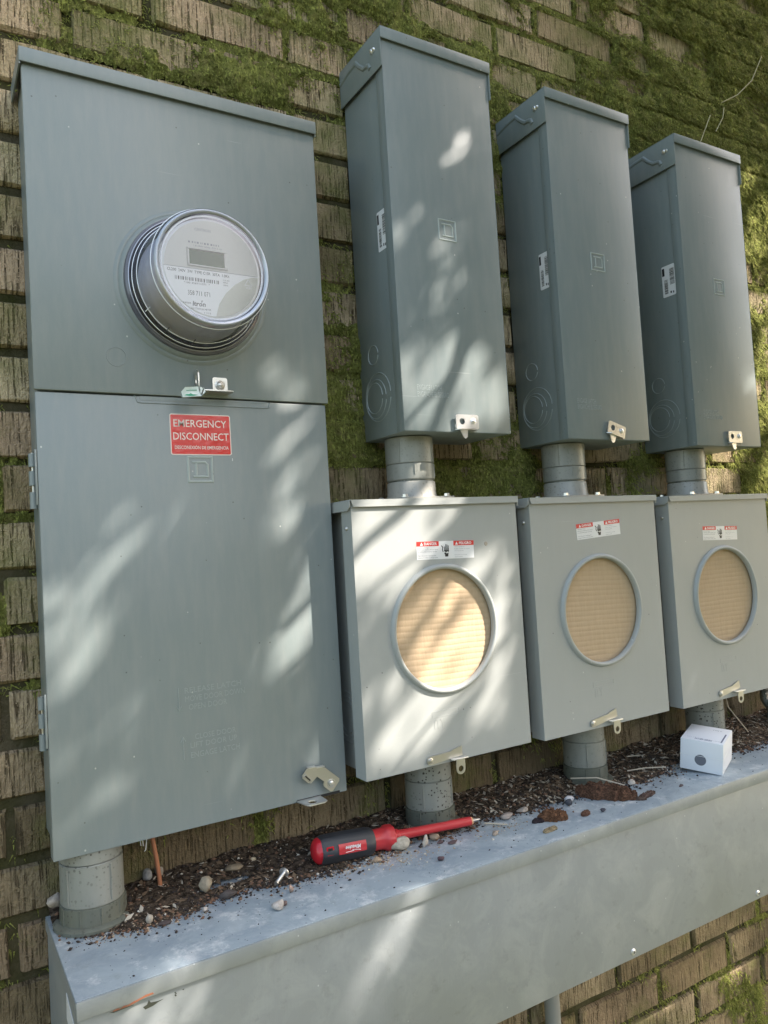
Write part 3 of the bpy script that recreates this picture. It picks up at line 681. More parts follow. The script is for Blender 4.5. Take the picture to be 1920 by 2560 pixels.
# ------------------------------------------------------------------ tall breaker boxes
LABU = ('nearest tall slate grey breaker box, dappled by sun, left of the other two', 'middle tall slate grey breaker box whose latch hangs crooked', 'farthest tall slate grey breaker box beside the sunlit mossy wall')
def tall_box(i):
    x, z0, z1 = UX[i], UZ0[i], UZ1[i]; H = z1-z0
    t = thing('breaker_box', LABU[i], 'electrical box', (x, UY, z0), 'tall breaker boxes on the wall')
    b = mk('body', B(x+.0030, x+UW-.0030, UY+.0060, -.001, z0+.0012, z1-.0030, bev=.0012), M_UP, t)
    bm = bmesh.new(); box(bm, x, x+UW, UY, UY+.0014, z0+.0008, z1-.0095, bev=.0014, seg=3)
    box(bm, x+.0008, x+.0024, UY+.0016, UY+.0205, z0+.0010, z1-.0120, bev=.0005); box(bm, x+UW-.0024, x+UW-.0008, UY+.0016, UY+.0205, z0+.0010, z1-.0120, bev=.0005)
    cv = mk('cover', bm, M_UP, t)
    bm = bmesh.new(); box(bm, x-.0028, x+UW+.0028, UY-.0030, 0, z1-.0016, z1, bev=.0006); box(bm, x-.0028, x+UW+.0028, UY-.0046, UY-.0028, z1-.0180, z1-.0002, bev=.0006)
    box(bm, x-.0030, x-.0014, UY-.0026, -.0005, z1-.0600, z1-.0018, bev=.0004); box(bm, x+UW+.0014, x+UW+.0030, UY-.0026, -.0005, z1-.0600, z1-.0018, bev=.0004)
    hd = mk('hood', bm, M_UP, t)
    w1 = z1-.0179; bm = bmesh.new()
    ridge(bm, [(-.004, w1-.004), (-.030, w1+.001), (-.0545, w1+.0025), (-.064, w1-.008), (-.0775, w1-.0195), (-.086, w1-.0205), (-.092, w1-.023), (-.0955, w1-.030)], x-.0030, .0075, .0022, axis='x'); mk('pressed_rib', bm, M_UP, hd)
    bolt(hd, x-.0030, -.1040, z1-.0260, .0042, M_ZINCW, 'x', 'screw')
    bolt(hd, x-.0026, -.1100, z1-.0262, .0030, M_ZINCW, 'x', 'screw')
    bm = bmesh.new(); xs = x+.0030
    for cy, cz_, r in ((-.0450, z0+.1310, .0148), (-.0530, z0+.0640, .0370), (-.0465, z0+.0620, .0300), (-.0425, z0+.0640, .0235)):
        ridge(bm, circ(cy, cz_, r, 44, -170, 176), xs, .0014, .0009, axis='x')
    mk('knockout', bm, M_RELIEF_LIT, t)
    cc = ((.6644, .6992, 1.6306, 1.6652), (.9879, 1.0235, 1.6276, 1.6607), (1.3246, 1.3596, 1.6254, 1.6586))[i]
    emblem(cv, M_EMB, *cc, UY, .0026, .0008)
    bm = bmesh.new(); tx = x+.0268; tz = z0+.054
    text_bm(bm, 'ENGAGE LATCH', tx, tx+.044, tz+.0085, tz+.0165, UY, thick=.0003); text_bm(bm, 'ENGANCHE EL SEGURO', tx, tx+.057, tz-.0015, tz+.0065, UY, thick=.0003); mk('stamped_lettering', bm, M_RELIEF_LIT, cv)
    # latch
    lx, lz = ((.6709, z0+.0050), (.9945, z0+.0035), (1.3262, z0+.0075))[i]
    la = mk('latch', prism(bmesh.new(), rrect(lx, lx+.0425, lz, lz+.0222, .0035), UY-.0062, UY-.0046, holes=((lx+.0115, lz+.0120, .0050),)), M_ZINC if i else M_ZINCW, t)
    bolt(la, lx+.0320, UY-.0062, lz+.0125, .0046, M_ZINCW, 'y', 'rivet')
    mk('latch_arm', B(lx+.026, lx+.038, UY-.0044, UY, lz+.008, lz+.017), M_ZINC, la)
    bm = prism(bmesh.new(), [(lx-.0020, UY-.0062), (lx+.004, UY-.0120), (lx+.033, UY-.0120), (lx+.037, UY-.0062), (lx+.037, UY-.0046), (lx-.002, UY-.0046)], lz-.0014, lz, 'z'); mk('ledge', bm, M_ZINC, la)
    bm = prism(bmesh.new(), [(lx+.0060, lz-.0015), (lx+.0200, lz-.0015), (lx+.0190, lz-.0120), (lx+.0150, lz-.0145), (lx+.0115, lz-.0125)], UY-.0075, UY-.0060); mk('tongue', bm, M_ZINCW, la)
    if i == 1:
        for ob in [la]+list(la.children):
            ob.rotation_euler = (0, 0, 0)
        P = Vector((lx+.0320, 0, lz+.0125))-origin(t)
        la.matrix_local = Matrix.Translation(P) @ Matrix.Rotation(math.radians(16), 4, 'Y') @ Matrix.Translation(-P)
    # barcode sticker on the left side
    ya, yb, za, zb, rt = ((-.1052, -.0800, 1.6150, 1.6755, 0), (-.1050, -.0820, 1.5955, 1.6580, 0), (-.1030, -.0730, 1.6240, 1.6850, .05))[i]
    xs = x+.0030
    sk = mk('barcode_sticker', prism(bmesh.new(), rrect(ya, yb, za, zb, .0025), xs-.0003, xs, 'x'), M_OFFW, t)
    wq = yb-ya; bm = bmesh.new()
    bars(bm, ya+wq*.06, ya+wq*.40, za+.022, zb-.008, xs-.0003, 'x', 'b', 44, 3+i); bars(bm, ya+wq*.58, ya+wq*.84, za+.006, za+.034, xs-.0003, 'x', 'b', 40, 8+i)
    box(bm, xs-.0005, xs-.0003, ya+wq*.14, ya+wq*.22, za+.004, za+.008); box(bm, xs-.0005, xs-.0003, ya+wq*.32, ya+wq*.42, za+.005, za+.009)
    box(bm, xs-.0005, xs-.0003, yb-wq*.22, yb-wq*.04, zb-.0190, zb-.0040)
    mk('print', bm, M_BLK, sk)
    if rt: pass
    return t
for i in range(3): tall_box(i)

# ------------------------------------------------------------------ upper conduits between tall boxes and meter sockets
CXU = (.6325, .9580, 1.2890); CYU = -.056
LABC = ('nearest grey conduit joining the sunlit tall box to its meter socket', 'middle upper conduit between the crooked latch box and the socket below', 'farthest upper conduit beside the sunlit brick')
for i in range(3):
    x, z0, z1 = CXU[i], SZ[i], UZ0[i]
    t = thing('upper_conduit', LABC[i], 'conduit', (x, CYU, z0), 'conduits under the tall boxes')
    zm = z0+(z1-z0)*.585
    mk('upper_coupling', lathe(bmesh.new(), [(.0345, z1+.001), (.0375, z1-.001), (.0375, zm+.0012), (.0360, zm)], (x, CYU, 0), 'z', 64), M_PVCU, t, 40)
    lc = mk('lower_coupling', lathe(bmesh.new(), [(.0355, zm), (.0372, zm-.0010), (.0372, z0+.0335), (.0355, z0+.032)], (x, CYU, 0), 'z', 64), M_PVCU, t, 40)
    bm = bmesh.new()
    for a, q0, q1 in ((214, zm+.002, z1-.003), (300, zm+.002, z1-.003), (248, z0+.040, zm-.002), (318, z0+.036, zm-.002)):
        ca, sa = math.cos(math.radians(a)), math.sin(math.radians(a)); tube(bm, [(x+ca*.0373, CYU+sa*.0373, q0), (x+ca*.0373, CYU+sa*.0373, q1)], .0009, 6)
    mk('moulding_line', bm, M_PVCU, t)
    mk('pipe', lathe(bmesh.new(), [(.0350, z0+.002), (.0350, z1)], (x, CYU, 0), 'z', 48), M_PVCD, t)
    mk('hub', lathe(bmesh.new(), [(.0405, z0+.004), (.0380, z0+.010), (.0372, z0+.028), (.0365, z0+.0295), (.0350, z0+.030)], (x, CYU, 0), 'z', 64), M_HUB, t, 50)
    fl = mk('hub_flange', prism(bmesh.new(), rrect(x-.046, x+.052, CYU-.046, CYU+.042, .008), z0+.0004, z0+.0046, 'z'), M_HUB, t)
    for dx, dy in ((-.036, -.037), (.040, -.037), (-.036, .033), (.040, .033)): bolt(fl, x+dx, CYU+dy, z0+.0046, .0042, M_ZINCW, 'z', 'bolt', True)

# ------------------------------------------------------------------ meter sockets with round openings
M_HOLE = M_DARK
LABS = ('nearest light grey meter socket box, sun dappled, with a round cardboard filled opening', 'middle light grey meter socket box with the tilted danger label', 'farthest light grey meter socket box at the right edge, above the white carton')
RC = (.146, -.1909)
def socket(i):
    x, z1 = SX[i], SZ[i]; z0 = z1-SH; cx, cz = x+RC[0], z1+RC[1]
    t = thing('meter_socket', LABS[i], 'electrical box', (x, SY, z0), 'meter sockets in the lower row')
    bm = bmesh.new()
    # open-fronted tub
    for q in ((x+.0120, x+.0136, SY+.0040, -.001, z0+.004, z1-.003), (x+SW-.0136, x+SW-.0120, SY+.0040, -.001, z0+.004, z1-.003), (x+.0138, x+SW-.0138, SY+.0040, -.001, z0+.004, z0+.0056), (x+.0138, x+SW-.0138, -.0026, -.001, z0+.0058, z1-.0048)): box(bm, *q)
    box(bm, x+.0060, x+.0118, SY+.0280, SY+.0300, z0+.006, z1-.011)
    mk('body', bm, M_SOCK, t)
    # cover with hole
    bm = bmesh.new(); n = 96; r = .0866; angs = sorted([2*math.pi*k/n for k in range(n)]+[math.atan2(b-cz, a-cx) % (2*math.pi) for a in (x, x+SW) for b in (z0, z1-.004)])
    inn, outr = [], []
    for a in angs:
        c, s_ = math.cos(a), math.sin(a)
        tt = min(((x+SW-cx)/c if c > 1e-9 else (x-cx)/c if c < -1e-9 else 9), ((z1-.004-cz)/s_ if s_ > 1e-9 else (z0-cz)/s_ if s_ < -1e-9 else 9))
        inn.append((cx+r*c, cz+r*s_)); outr.append((cx+tt*c, cz+tt*s_))
    vi = [bm.verts.new((a, SY, b)) for a, b in inn]; vo = [bm.verts.new((a, SY, b)) for a, b in outr]
    vo2 = [bm.verts.new((cx+(a-cx)*1.0, SY+.0290, b)) for a, b in outr]; vi2 = [bm.verts.new((a, SY+.0012, b)) for a, b in inn]
    k = len(vi)
    for q in range(k):
        e = (q+1) % k
        bm.faces.new((vi[q], vi[e], vo[e], vo[q])); bm.faces.new((vo[q], vo[e], vo2[e], vo2[q])); bm.faces.new((vi[q], vi[e], vi2[e], vi2[q]))
    es = [e for e in bm.edges if len(e.link_faces) == 2 and abs(e.verts[0].co.y-SY) < 1e-6 and abs(e.verts[1].co.y-SY) < 1e-6 and e.calc_face_angle(0) > .7 and (Vector((e.verts[0].co.x-cx, e.verts[0].co.z-cz)).length > .1)]
    bmesh.ops.bevel(bm, geom=es, offset=.0016, segments=3, affect='EDGES')
    cv = mk('cover', bm, M_SOCK, t, 40)
    bm = bmesh.new(); box(bm, x-.0025, x+SW+.0025, SY-.0030, -.001, z1-.0016, z1, bev=.0007); prism(bm, [(x-.0020, z1-.0002), (x+SW+.0020, z1-.0002), (x+SW+.0025, z1-.0102), (x+.0015, z1-.0102)], SY-.0048, SY-.0031)
    prism(bm, [(SY-.0030, z1-.0018), (-.002, z1-.0018), (-.002, z1-.0150), (SY+.004, z1-.0150), (SY-.0030, z1-.010)], x-.0040, x-.0024, 'x'); box(bm, x+SW+.0024, x+SW+.0040, SY-.002, -.002, z1-.0150, z1-.0018)
    mk('cap', bm, M_SOCK, t)
    prof = [(.0866, .0030), (.0862, -.0020), (.0876, -.0052), (.0900, -.0060), (.0925, -.0048), (.0940, -.0010), (.0943, .0002)]
    mk('opening_ring', lathe(bmesh.new(), prof, (cx, SY, cz), 'y', 120), M_SOCK, cv, 70)
    la = ((.5877, .6905, 1.1472, 1.1732, -.024), (.9050, 1.0090, 1.1650, 1.1908, .058), (1.2287, 1.3318, 1.1445, 1.1712, -.030))[i]
    danger_label(t, (la[0]+la[1])/2, (la[2]+la[3])/2, la[4], .1030, .0262)
    # hasp at the bottom edge
    hx, hz = ((.5877, .8632), (.9105, .8612), (1.2437, .8600))[i]
    tilt = (.055, .14, .15)[i]; c, s_ = math.cos(tilt), math.sin(tilt)
    rot = lambda a, b: (hx+a*c-b*s_, hz+a*s_+b*c)
    hs = mk('hasp', prism(bmesh.new(), [rot(*p) for p in ((0, -.0058), (.0300, -.0052), (.0560, -.0050), (.0560, .0085), (.0400, .0062), (.0360, .0048), (0, .0058), (-.0042, .0042), (-.0058, 0), (-.0042, -.0042))], SY-.0030, SY-.0014), M_ZINC, t)
    bm = lathe(bmesh.new(), [(.0044, .002), (.0042, -.0010), (.0032, -.0014), (.0028, -.0006), (.0022, -.0018), (0, -.0024)], (hx, SY-.0030, hz), 'y', 24); mk('rivet', bm, M_ZINC, hs)
    a1, b1 = rot(.0340, -.0060); bm = box(bmesh.new(), a1, a1+.0265, SY-.0110, SY-.0030, b1-.0008, b1+.0008, bev=.0004); mk('ledge', bm, M_ZINCW, hs)
    lx, lz = a1+.0135, b1-.0115
    bm = prism(bmesh.new(), [(lx-.0070, lz+.0100), (lx+.0078, lz+.0100), (lx+.0080, lz+.002)]+circ(lx, lz-.0030, .0078, 14, -10, -170)[0:15]+[(lx-.0080, lz+.002)], SY-.0090, SY-.0076, holes=((lx, lz-.0030, .0044),)); mk('padlock_eye', bm, M_ZINC, hs)
    # side details
    bolt(t, x+.0004, SY+.0150, z1-.0390, .0030, M_ZINC, 'x', 'screw')
    bm = bmesh.new()
    for r in (.036, .029, .022): ridge(bm, circ(SY+.066, z0+.075, r, 40), x+.0120, .0011, .0008, True, axis='x')
    mk('knockout', bm, M_SOCK, t)
    bm = ridge(bmesh.new(), [(x+.113, z0+.075), (x+.160, z0+.075), (x+.160, z0+.067), (x+.113, z0+.067)], SY, .0008, .0003, True); text_bm(bm, 'ITY', x+.116, x+.134, z0+.050, z0+.064, SY, thick=.0003); mk('stamped_mark', bm, M_SOCK, cv)
    return t
def danger_label(t, cx, cz, rot, wd, hh):
    c, s_ = math.cos(rot), math.sin(rot); y = SY
    P = lambda a, b: (cx+a*c-b*s_, cz+a*s_+b*c)
    def rect(bm, a0, a1, b0, b1, yy, th=.00015): return prism(bm, [P(a0, b0), P(a1, b0), P(a1, b1), P(a0, b1)], yy-th, yy)
    lb = mk('danger_label', rect(bmesh.new(), -wd/2, wd/2, -hh/2, hh/2, y, .0003), M_OFFW, t); y1 = y-.0003
    mk('red_banner', rect(bmesh.new(), -wd/2, -.0125, hh/2-.0070, hh/2, y1), M_RED, lb); mk('red_banner', rect(bmesh.new(), .0140, wd/2, hh/2-.0070, hh/2, y1), M_RED, lb)
    bm = bmesh.new(); y2 = y1-.00015
    for s2, a0, a1 in (('DANGER', -.0385, -.0160), ('PELIGRO', .0240, .0470)):
        ca, cb = P((a0+a1)/2, hh/2-.0035); text_bm(bm, s2, ca-(a1-a0)/2, ca+(a1-a0)/2, cb-.0020, cb+.0020, y2, rot=rot, bold=.02)
        prism(bm, [P(a0-.0070, hh/2-.0058), P(a0-.0018, hh/2-.0058), P(a0-.0044, hh/2-.0012)], y2-.0001, y2)
    mk('banner_lettering', bm, M_WHITE, lb)
    bm = bmesh.new()
    for k, s2 in enumerate(('Hazardous Voltage', 'Will cause death, serious injury,', 'or substantial property damage.', None, 'Turn off power supplying this', 'equipment before working inside.')):
        if s2:
            L = len(s2)*.00108; ca, cb = P(-wd/2+.002+L/2, hh/2-.0092-k*.0029); text_bm(bm, s2, ca-L/2, ca+L/2, cb-.0009, cb+.0009, y1, rot=rot, bold=.01)
    for k, s2 in enumerate(('Tension peligrosa', 'Puede ocasionar la muerte,', 'lesiones graves', None, 'Desconecte la energia', 'antes de abrir')):
        if s2:
            L = len(s2)*.00108; ca, cb = P(.0155+L/2, hh/2-.0092-k*.0029); text_bm(bm, s2, ca-L/2, ca+L/2, cb-.0007, cb+.0007, y1, rot=rot)
    mk('small_print', bm, M_GREYP, lb)
    # struck hand pictogram
    bm = bmesh.new()
    for k, (a, l0, l1) in enumerate(((-.0030, -.0005, .0050), (-.0008, -.0005, .0085), (.0014, -.0005, .0080), (.0036, -.0010, .0066))):
        prism(bm, [P(a, l0), P(a+.0016, l0), P(a+.0013, l1), P(a+.0003, l1)], y1-.0002, y1)
    prism(bm, [P(-.0034, -.0002), P(.0054, -.0006), P(.0050, -.0032), P(.0022, -.0022), P(.0006, -.0036), P(-.0030, -.0020)], y1-.00021, y1)
    prism(bm, [P(-.0034, -.0044), P(-.0006, -.0036), P(.0012, -.0052), P(.0046, -.0040), P(.0042, -.0060), P(.0036, -.0098), P(-.0016, -.0098), P(-.0020, -.0066)], y1-.0002, y1)
    prism(bm, [P(-.0086, .0064), P(-.0072, .0068), P(-.0046, .0040), P(-.0058, .0010), P(-.0046, -.0024), P(-.0058, -.0030), P(-.0072, .0006), P(-.0062, .0036)], y1-.0002, y1)
    mk('pictogram', bm, M_BLK, lb)
for i in range(3): socket(i)
bm = lathe(bmesh.new(), [(0, -.0006), (.0030, -.0006), (.0036, 0)], (.7145, SY, 1.1658), 'y', 7); o = mk('chipped_spot', bm, mat('bare_primer', (.30, .27, .22), .8), bpy.data.objects['meter_socket'])

# cardboard inside each opening
def cardm():
    m = mat('corrugated_cardboard', (.52, .36, .18), .85, 0, .2); g = N(m); p = g.pos()
    c = g.mix(g.ramp(g.noise(g.pos((60, 60, 8)), 3, 4, .6), [(.35, W4(0)), (.7, W4(.4))]), (.52, .39, .255), (.43, .315, .20))
    g.l(c, g.b.inputs['Base Color']); g.bump(g.noise(g.pos((110, 110, 30)), 3, 3, .6), .0008, .5); return m
M_CARD = cardm()
LABK = ('sunlit corrugated cardboard disc inside the nearest round opening', 'corrugated cardboard disc inside the middle round opening', 'corrugated cardboard disc inside the farthest round opening')
for i in range(3):
    cx, cz = SX[i]+RC[0], SZ[i]+RC[1]; rr = .0915; V = []; F = []; n1, n2 = 170, 48; tilt = (.03, .05, .0)[i]
    a = np.linspace(-rr, rr, n1); b = np.linspace(-rr, rr, n2)
    Bz, Ax = np.meshgrid(a, b, indexing='ij')
    ph = (Bz*math.cos(tilt)+Ax*math.sin(tilt))/.0083+fbm(Ax*20+i, Bz*20, 4, 2)*.25; sw = np.abs(((ph % 1)-.5)*2)
    yy = SY+.0062-.0006*(1-sw**3.2)-.0005*fbm(Ax, Bz, 12+i, 3, 30.)
    Vc = np.stack([cx+Ax, yy, cz+Bz], -1).reshape(-1, 3); idn = np.arange(n1*n2).reshape(n1, n2)
    Qc = np.stack([idn[:-1, :-1], idn[:-1, 1:], idn[1:, 1:], idn[1:, :-1]], -1).reshape(-1, 4)
    cen = Vc[Qc].mean(1); inside = (cen[:, 0]-cx)**2+(cen[:, 2]-cz)**2 < rr*rr
    o = arr('cardboard_disc', Vc, Qc[inside], M_CARD, None, 180); sm = o.modifiers.new('thick', 'SOLIDIFY'); sm.thickness = .003; sm.offset = -1
    tag(o, LABK[i], 'cardboard', 'cardboard discs in the socket openings')

# ------------------------------------------------------------------ lower conduits
CL = ((.1435, -.047), (.6330, -.052), (.9590, -.056), (1.2890, -.056)); ZT = (BZ0+.014, SZ[0]-SH+.005, SZ[1]-SH+.005, SZ[2]-SH+.005)
LABL = ('grey conduit under the large enclosure at the left end of the trough', 'speckled grey conduit behind the screwdriver shaft', 'speckled grey conduit behind the crumbled bark', 'speckled grey conduit behind the white carton')
for i, (x, y) in enumerate(CL):
    t = thing('lower_conduit', LABL[i], 'conduit', (x, y, WZ), 'conduits standing on the trough'); zt = ZT[i]; H = zt-WZ
    z2 = WZ+(.0275 if i == 0 else .030); z3 = WZ+(H*.72 if i == 0 else .072); R0 = .0335; rb = .0362
    mk('pipe', lathe(bmesh.new(), [(R0-.001, WZ+.002), (R0-.001, zt)], (x, y, 0), 'z', 48), M_PVC, t)
    mk('coupling', lathe(bmesh.new(), [(rb-.001, z2), (rb, z2+.001), (rb, z3-.001), (rb-.0012, z3)], (x, y, 0), 'z', 64), M_PVC, t, 40)
    mk('top_coupling', lathe(bmesh.new(), [(rb-.0016, z3+.0004), (rb-.0006, z3+.0012), (rb-.0006, zt)], (x, y, 0), 'z', 64), M_PVC, t, 40)
    mk('hub', lathe(bmesh.new(), [(rb+.0016, WZ+.006), (rb+.0012, z2-.001), (rb-.001, z2)], (x, y, 0), 'z', 64), M_PVCD, t, 40)
    mk('locknut', lathe(bmesh.new(), [(rb, WZ+.0004), (rb+.009, WZ+.0006), (rb+.0094, WZ+.0050), (rb+.006, WZ+.0072), (rb, WZ+.0072)], (x, y, 0), 'z', 64), M_PVCD, t, 40)
    bm = bmesh.new()
    for a in (200, 238, 274, 312, 348):
        ca, sa = math.cos(math.radians(a+i*13)), math.sin(math.radians(a+i*13)); tube(bm, [(x+ca*(rb+.001), y+sa*(rb+.001), WZ+.007), (x+ca*(rb+.001), y+sa*(rb+.001), z2-.001)], .0013, 6)
    mk('hub_rib', bm, M_PVCD, t); bm = bmesh.new()
    for a in (214, 296):
        ca, sa = math.cos(math.radians(a+i*9)), math.sin(math.radians(a+i*9)); tube(bm, [(x+ca*(rb+.0002), y+sa*(rb+.0002), z2+.004), (x+ca*(rb+.0002), y+sa*(rb+.0002), z3-.003)], .0014, 6)
    mk('coupling_rib', bm, M_PVC, t)

# ------------------------------------------------------------------ wiring trough
tr_ = thing('wiring_trough', 'long galvanised wiring trough with a dirt strewn top under all the boxes', 'trough', (WX0, WY, WB))
mk('front_panel', B(WX0+.003, WX1, WY+.0036, WY+.0050, WB, WZ-.004, bev=.0007), M_GALV, tr_)
mk('side_panel', B(WX0+.0016, WX0+.0030, WY+.0048, -.001, WB, WZ-.004), M_GALV, tr_)
mk('base_panel', B(WX0+.0032, WX1, WY+.0048, -.001, WB, WB+.0016), M_GALV, tr_)
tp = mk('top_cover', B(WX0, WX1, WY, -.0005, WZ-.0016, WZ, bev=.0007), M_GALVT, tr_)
bm = bmesh.new(); box(bm, WX0, WX1, WY-.0022, WY-.0002, WZ-.0185, WZ-.0008, bev=.0007); box(bm, WX0-.0004, WX0+.0010, WY+.0006, -.002, WZ-.0150, WZ-.0018)
mk('cover_lip', bm, M_GALV, tp)
for x in (.2560, .5648, .8726, 1.1807, 1.4885, 1.80):
    s_ = bolt(tr_, x, WY+.0036, .5436, .0048, M_ZINCW, 'y', 'screw')
    bm = bmesh.new(); box(bm, x-.0022, x+.0022, WY+.0006, WY+.0012, .5432, .5440); box(bm, x-.0004, x+.0004, WY+.00058, WY+.0012, .5414, .5458); mk('cross_slot', bm, M_DARK, s_)
mk('side_sticker', prism(bmesh.new(), [(-.1473, .7186), (-.1441, .6910), (-.1827, .6800), (-.2120, .7030), (-.1900, .7080)], WX0+.0010, WX0+.0016, 'x'), M_OFFW, tr_)
M_RUST = mat('rust_smear', (.27, .105, .055), .9); M_GRIME = mat('dark_smear', (.045, .05, .035), .8)
bm = prism(bmesh.new(), [(.1290, .7238), (.1340, .7247), (.1370, .7236), (.1400, .7252), (.1440, .7245), (.1500, .7262), (.1560, .7270), (.1620, .7285), (.1690, .7284), (.1700, .7268), (.1600, .7262), (.1500, .7240), (.1400, .7228), (.1300, .7226)], WY-.0026, WY-.0022); mk('rust_mark', bm, M_RUST, tr_)
bm = prism(bmesh.new(), [(.1256, .7234), (.1320, .7232), (.1450, .7235), (.1500, .7233), (.1490, .7227), (.1400, .7224), (.1300, .7221)], WY-.0028, WY-.0026)
prism(bm, [(.1600, .7140), (.1640, .7152), (.1660, .7190), (.1680, .7160), (.1750, .7150), (.1810, .7152), (.1750, .7138), (.1700, .7120), (.1620, .7110)], WY+.0033, WY+.0036)
for a, b in ((.1925, .7170), (.1931, .7157), (.1924, .7145), (.1929, .7135), (.2010, .7172)): box(bm, a, a+.0016, WY+.0033, WY+.0036, b, b+.0008)
mk('paint_mark', bm, M_GRIME, tr_)
# pipe dropping behind the trough
bp_ = tag(mk('drop_pipe', lathe(bmesh.new(), [(.0134, -.02), (.0134, WB-.0008)], (.8780, -.020, 0), 'z', 32), mat('drop_pvc', (.24, .25, .245), .5)), 'thin grey pipe running down the brick below the trough', 'pipe')

# ------------------------------------------------------------------ dirt along the wall on the trough top
EX = np.array([.085, .130, .170, .201, .244, .273, .300, .337, .377, .427, .451, .500, .540, .5672, .620, .6976, .77, .851, .90, .956, 1.02, 1.098, 1.169, 1.261, 1.367, 1.6, 2.4])
EY = np.array([.030, .095, .104, .108, .104, .094, .092, .094, .110, .113, .110, .100, .104, .080, .105, .092, .106, .110, .098, .112, .128, .113, .090, .112, .122, .12, .12])
def soilh(x, y):
    e = np.interp(x, EX, EY)+(fbm(x, x*0, 41, 4, 40.)-.5)*.022
    t_ = np.clip((e+y)/e, -1, 1)      # 1 at the wall, 0 at the edge
    hgt = .014*np.clip(t_, 0, 1)**1.2+.0015*np.clip(t_*12, 0, 1)
    hgt *= .55+.9*fbm(x, y, 44, 5, 38.)
    bare = np.exp(-(((x-.318)/.038)**2+((y+.052-(x-.318)*.28)/.0100)**2)**2)*.004; hgt -= bare+.012*np.exp(-(((x-.31)/.04)**2+((y+.058)/.007)**2)**2)
    return np.where(t_ > 0, hgt, -.002)
s = .0022; gx, gy = np.meshgrid(np.arange(.098, 2.0, s), np.arange(-.150, .004, s), indexing='ij')
Hs = soilh(gx, gy); Hs = Hs+np.where(Hs > 0, rng.uniform(0, .0014, gx.shape), 0)
Vs = np.stack([gx+rng.uniform(-.3, .3, gx.shape)*s, gy+rng.uniform(-.3, .3, gx.shape)*s, WZ+Hs], -1).reshape(-1, 3)
nx, ny = gx.shape; idn = np.arange(nx*ny).reshape(nx, ny); Qs = np.stack([idn[:-1, :-1], idn[1:, :-1], idn[1:, 1:], idn[:-1, 1:]], -1).reshape(-1, 4)
Qs = Qs[((Hs > .0003).reshape(-1))[Qs].sum(1) >= 3]; use = np.unique(Qs); rm = -np.ones(nx*ny, int); rm[use] = np.arange(len(use))
m = mat('dark_litter_soil', (.060, .045, .031), .95, 0, .15); g = N(m); p = g.pos()
c = g.mix(g.ramp(g.noise(p, 130, 4, .7), [(.42, W4(0)), (.62, W4(1))]), (.026, .019, .013), (.125, .093, .066)); v = speck(g, p, 230, .2, .35, .26)
g.l(g.mix(v, c, (.30, .25, .19)), g.b.inputs['Base Color']); g.bump(g.noise(p, 420, 4, .7), .003, 1.)
tag(arr('soil_litter', Vs[use], rm[Qs], m), 'dark leaf litter and soil gathered along the back of the trough', 'soil', kind='stuff')
# loose grains: octahedra in several tones
def grains(name, n, xr, yr, f, size, m, lab, flat=.7):
    x = rng.uniform(*xr, n*4); y = rng.uniform(*yr, n*4); k = f(x, y) > rng.random(n*4); x, y = x[k][:n], y[k][:n]; n = len(x)
    z = WZ+np.maximum(soilh(x, y), 0); r = size[0]+(size[1]-size[0])*rng.random(n)**3
    base = np.array([(1, 0, 0), (-1, 0, 0), (0, 1, 0), (0, -1, 0), (0, 0, 1), (0, 0, -1)], float); Fo = np.array([(0, 2, 4), (2, 1, 4), (1, 3, 4), (3, 0, 4), (2, 0, 5), (1, 2, 5), (3, 1, 5), (0, 3, 5)])
    P = base[None]*rng.uniform(.55, 1.35, (n, 6, 1)); a = rng.uniform(0, 6.28, n); P[:, :, 2] *= flat
    c_, s_ = np.cos(a)[:, None], np.sin(a)[:, None]; tilt = rng.uniform(-.6, .6, n)[:, None]
    X, Y_ = P[..., 0]*c_-P[..., 1]*s_, P[..., 0]*s_+P[..., 1]*c_; Zz = P[..., 2]+X*np.sin(tilt)*.6
    P = np.stack([X, Y_, Zz], -1)*r[:, None, None]; P += np.stack([x, y, z+r*.35], -1)[:, None]
    Ff = (Fo[None]+6*np.arange(n)[:, None, None]).reshape(-1, 3)
    return tag(arr(name, P.reshape(-1, 3), Ff, m), lab, 'grit', kind='stuff')
edge = lambda x: np.interp(x, EX, EY)
near = lambda x, y: np.exp(-np.abs(edge(x)+y)/.010)+.25*(edge(x)+y > 0)
fan = lambda x, y: 1.0*np.exp(-(((x-.525)/.040)**2+((y+.128)/.022)**2))+.9*np.exp(-(((x-.455)/.05)**2+((y+.118)/.010)**2))+.5*np.exp(-(((x-.72)/.06)**2+((y+.14)/.012)**2))+.6*np.exp(-(((x-.20)/.05)**2+((y+.105)/.012)**2))+.4*np.exp(-(((x-1.12)/.06)**2+((y+.11)/.02)**2))
M_G1 = mat('tan_grit', (.42, .33, .23), .9); M_G2 = mat('dark_grit', (.035, .026, .022), .9); M_G3 = mat('pale_grit', (.62, .58, .50), .85); M_G4 = mat('brown_grit', (.16, .09, .055), .9)
grains('tan_grit', 9000, (.10, 1.6), (-.18, 0), lambda x, y: fan(x, y)*1.0+.28*near(x, y)*fbm(x, y, 77, 3, 25.), (.0006, .0020), M_G1, 'tan sandy grit scattered at the edge of the litter on the trough')
grains('dark_grit', 7000, (.10, 1.7), (-.17, 0), lambda x, y: near(x, y)*.9, (.0007, .0034), M_G2, 'black crumbs of soil strewn over the back of the trough top')
grains('pale_grit', 2200, (.10, 1.7), (-.19, 0), lambda x, y: fan(x, y)*.5+.18*near(x, y), (.0006, .0026), M_G3, 'whitish grit flecks among the litter on the trough')
grains('brown_grit', 4500, (.10, 1.7), (-.16, 0), lambda x, y: near(x, y)*fbm(x, y, 90, 3, 18.)*1.2, (.0008, .0040), M_G4, 'reddish brown crumbs mixed in the litter on the trough')
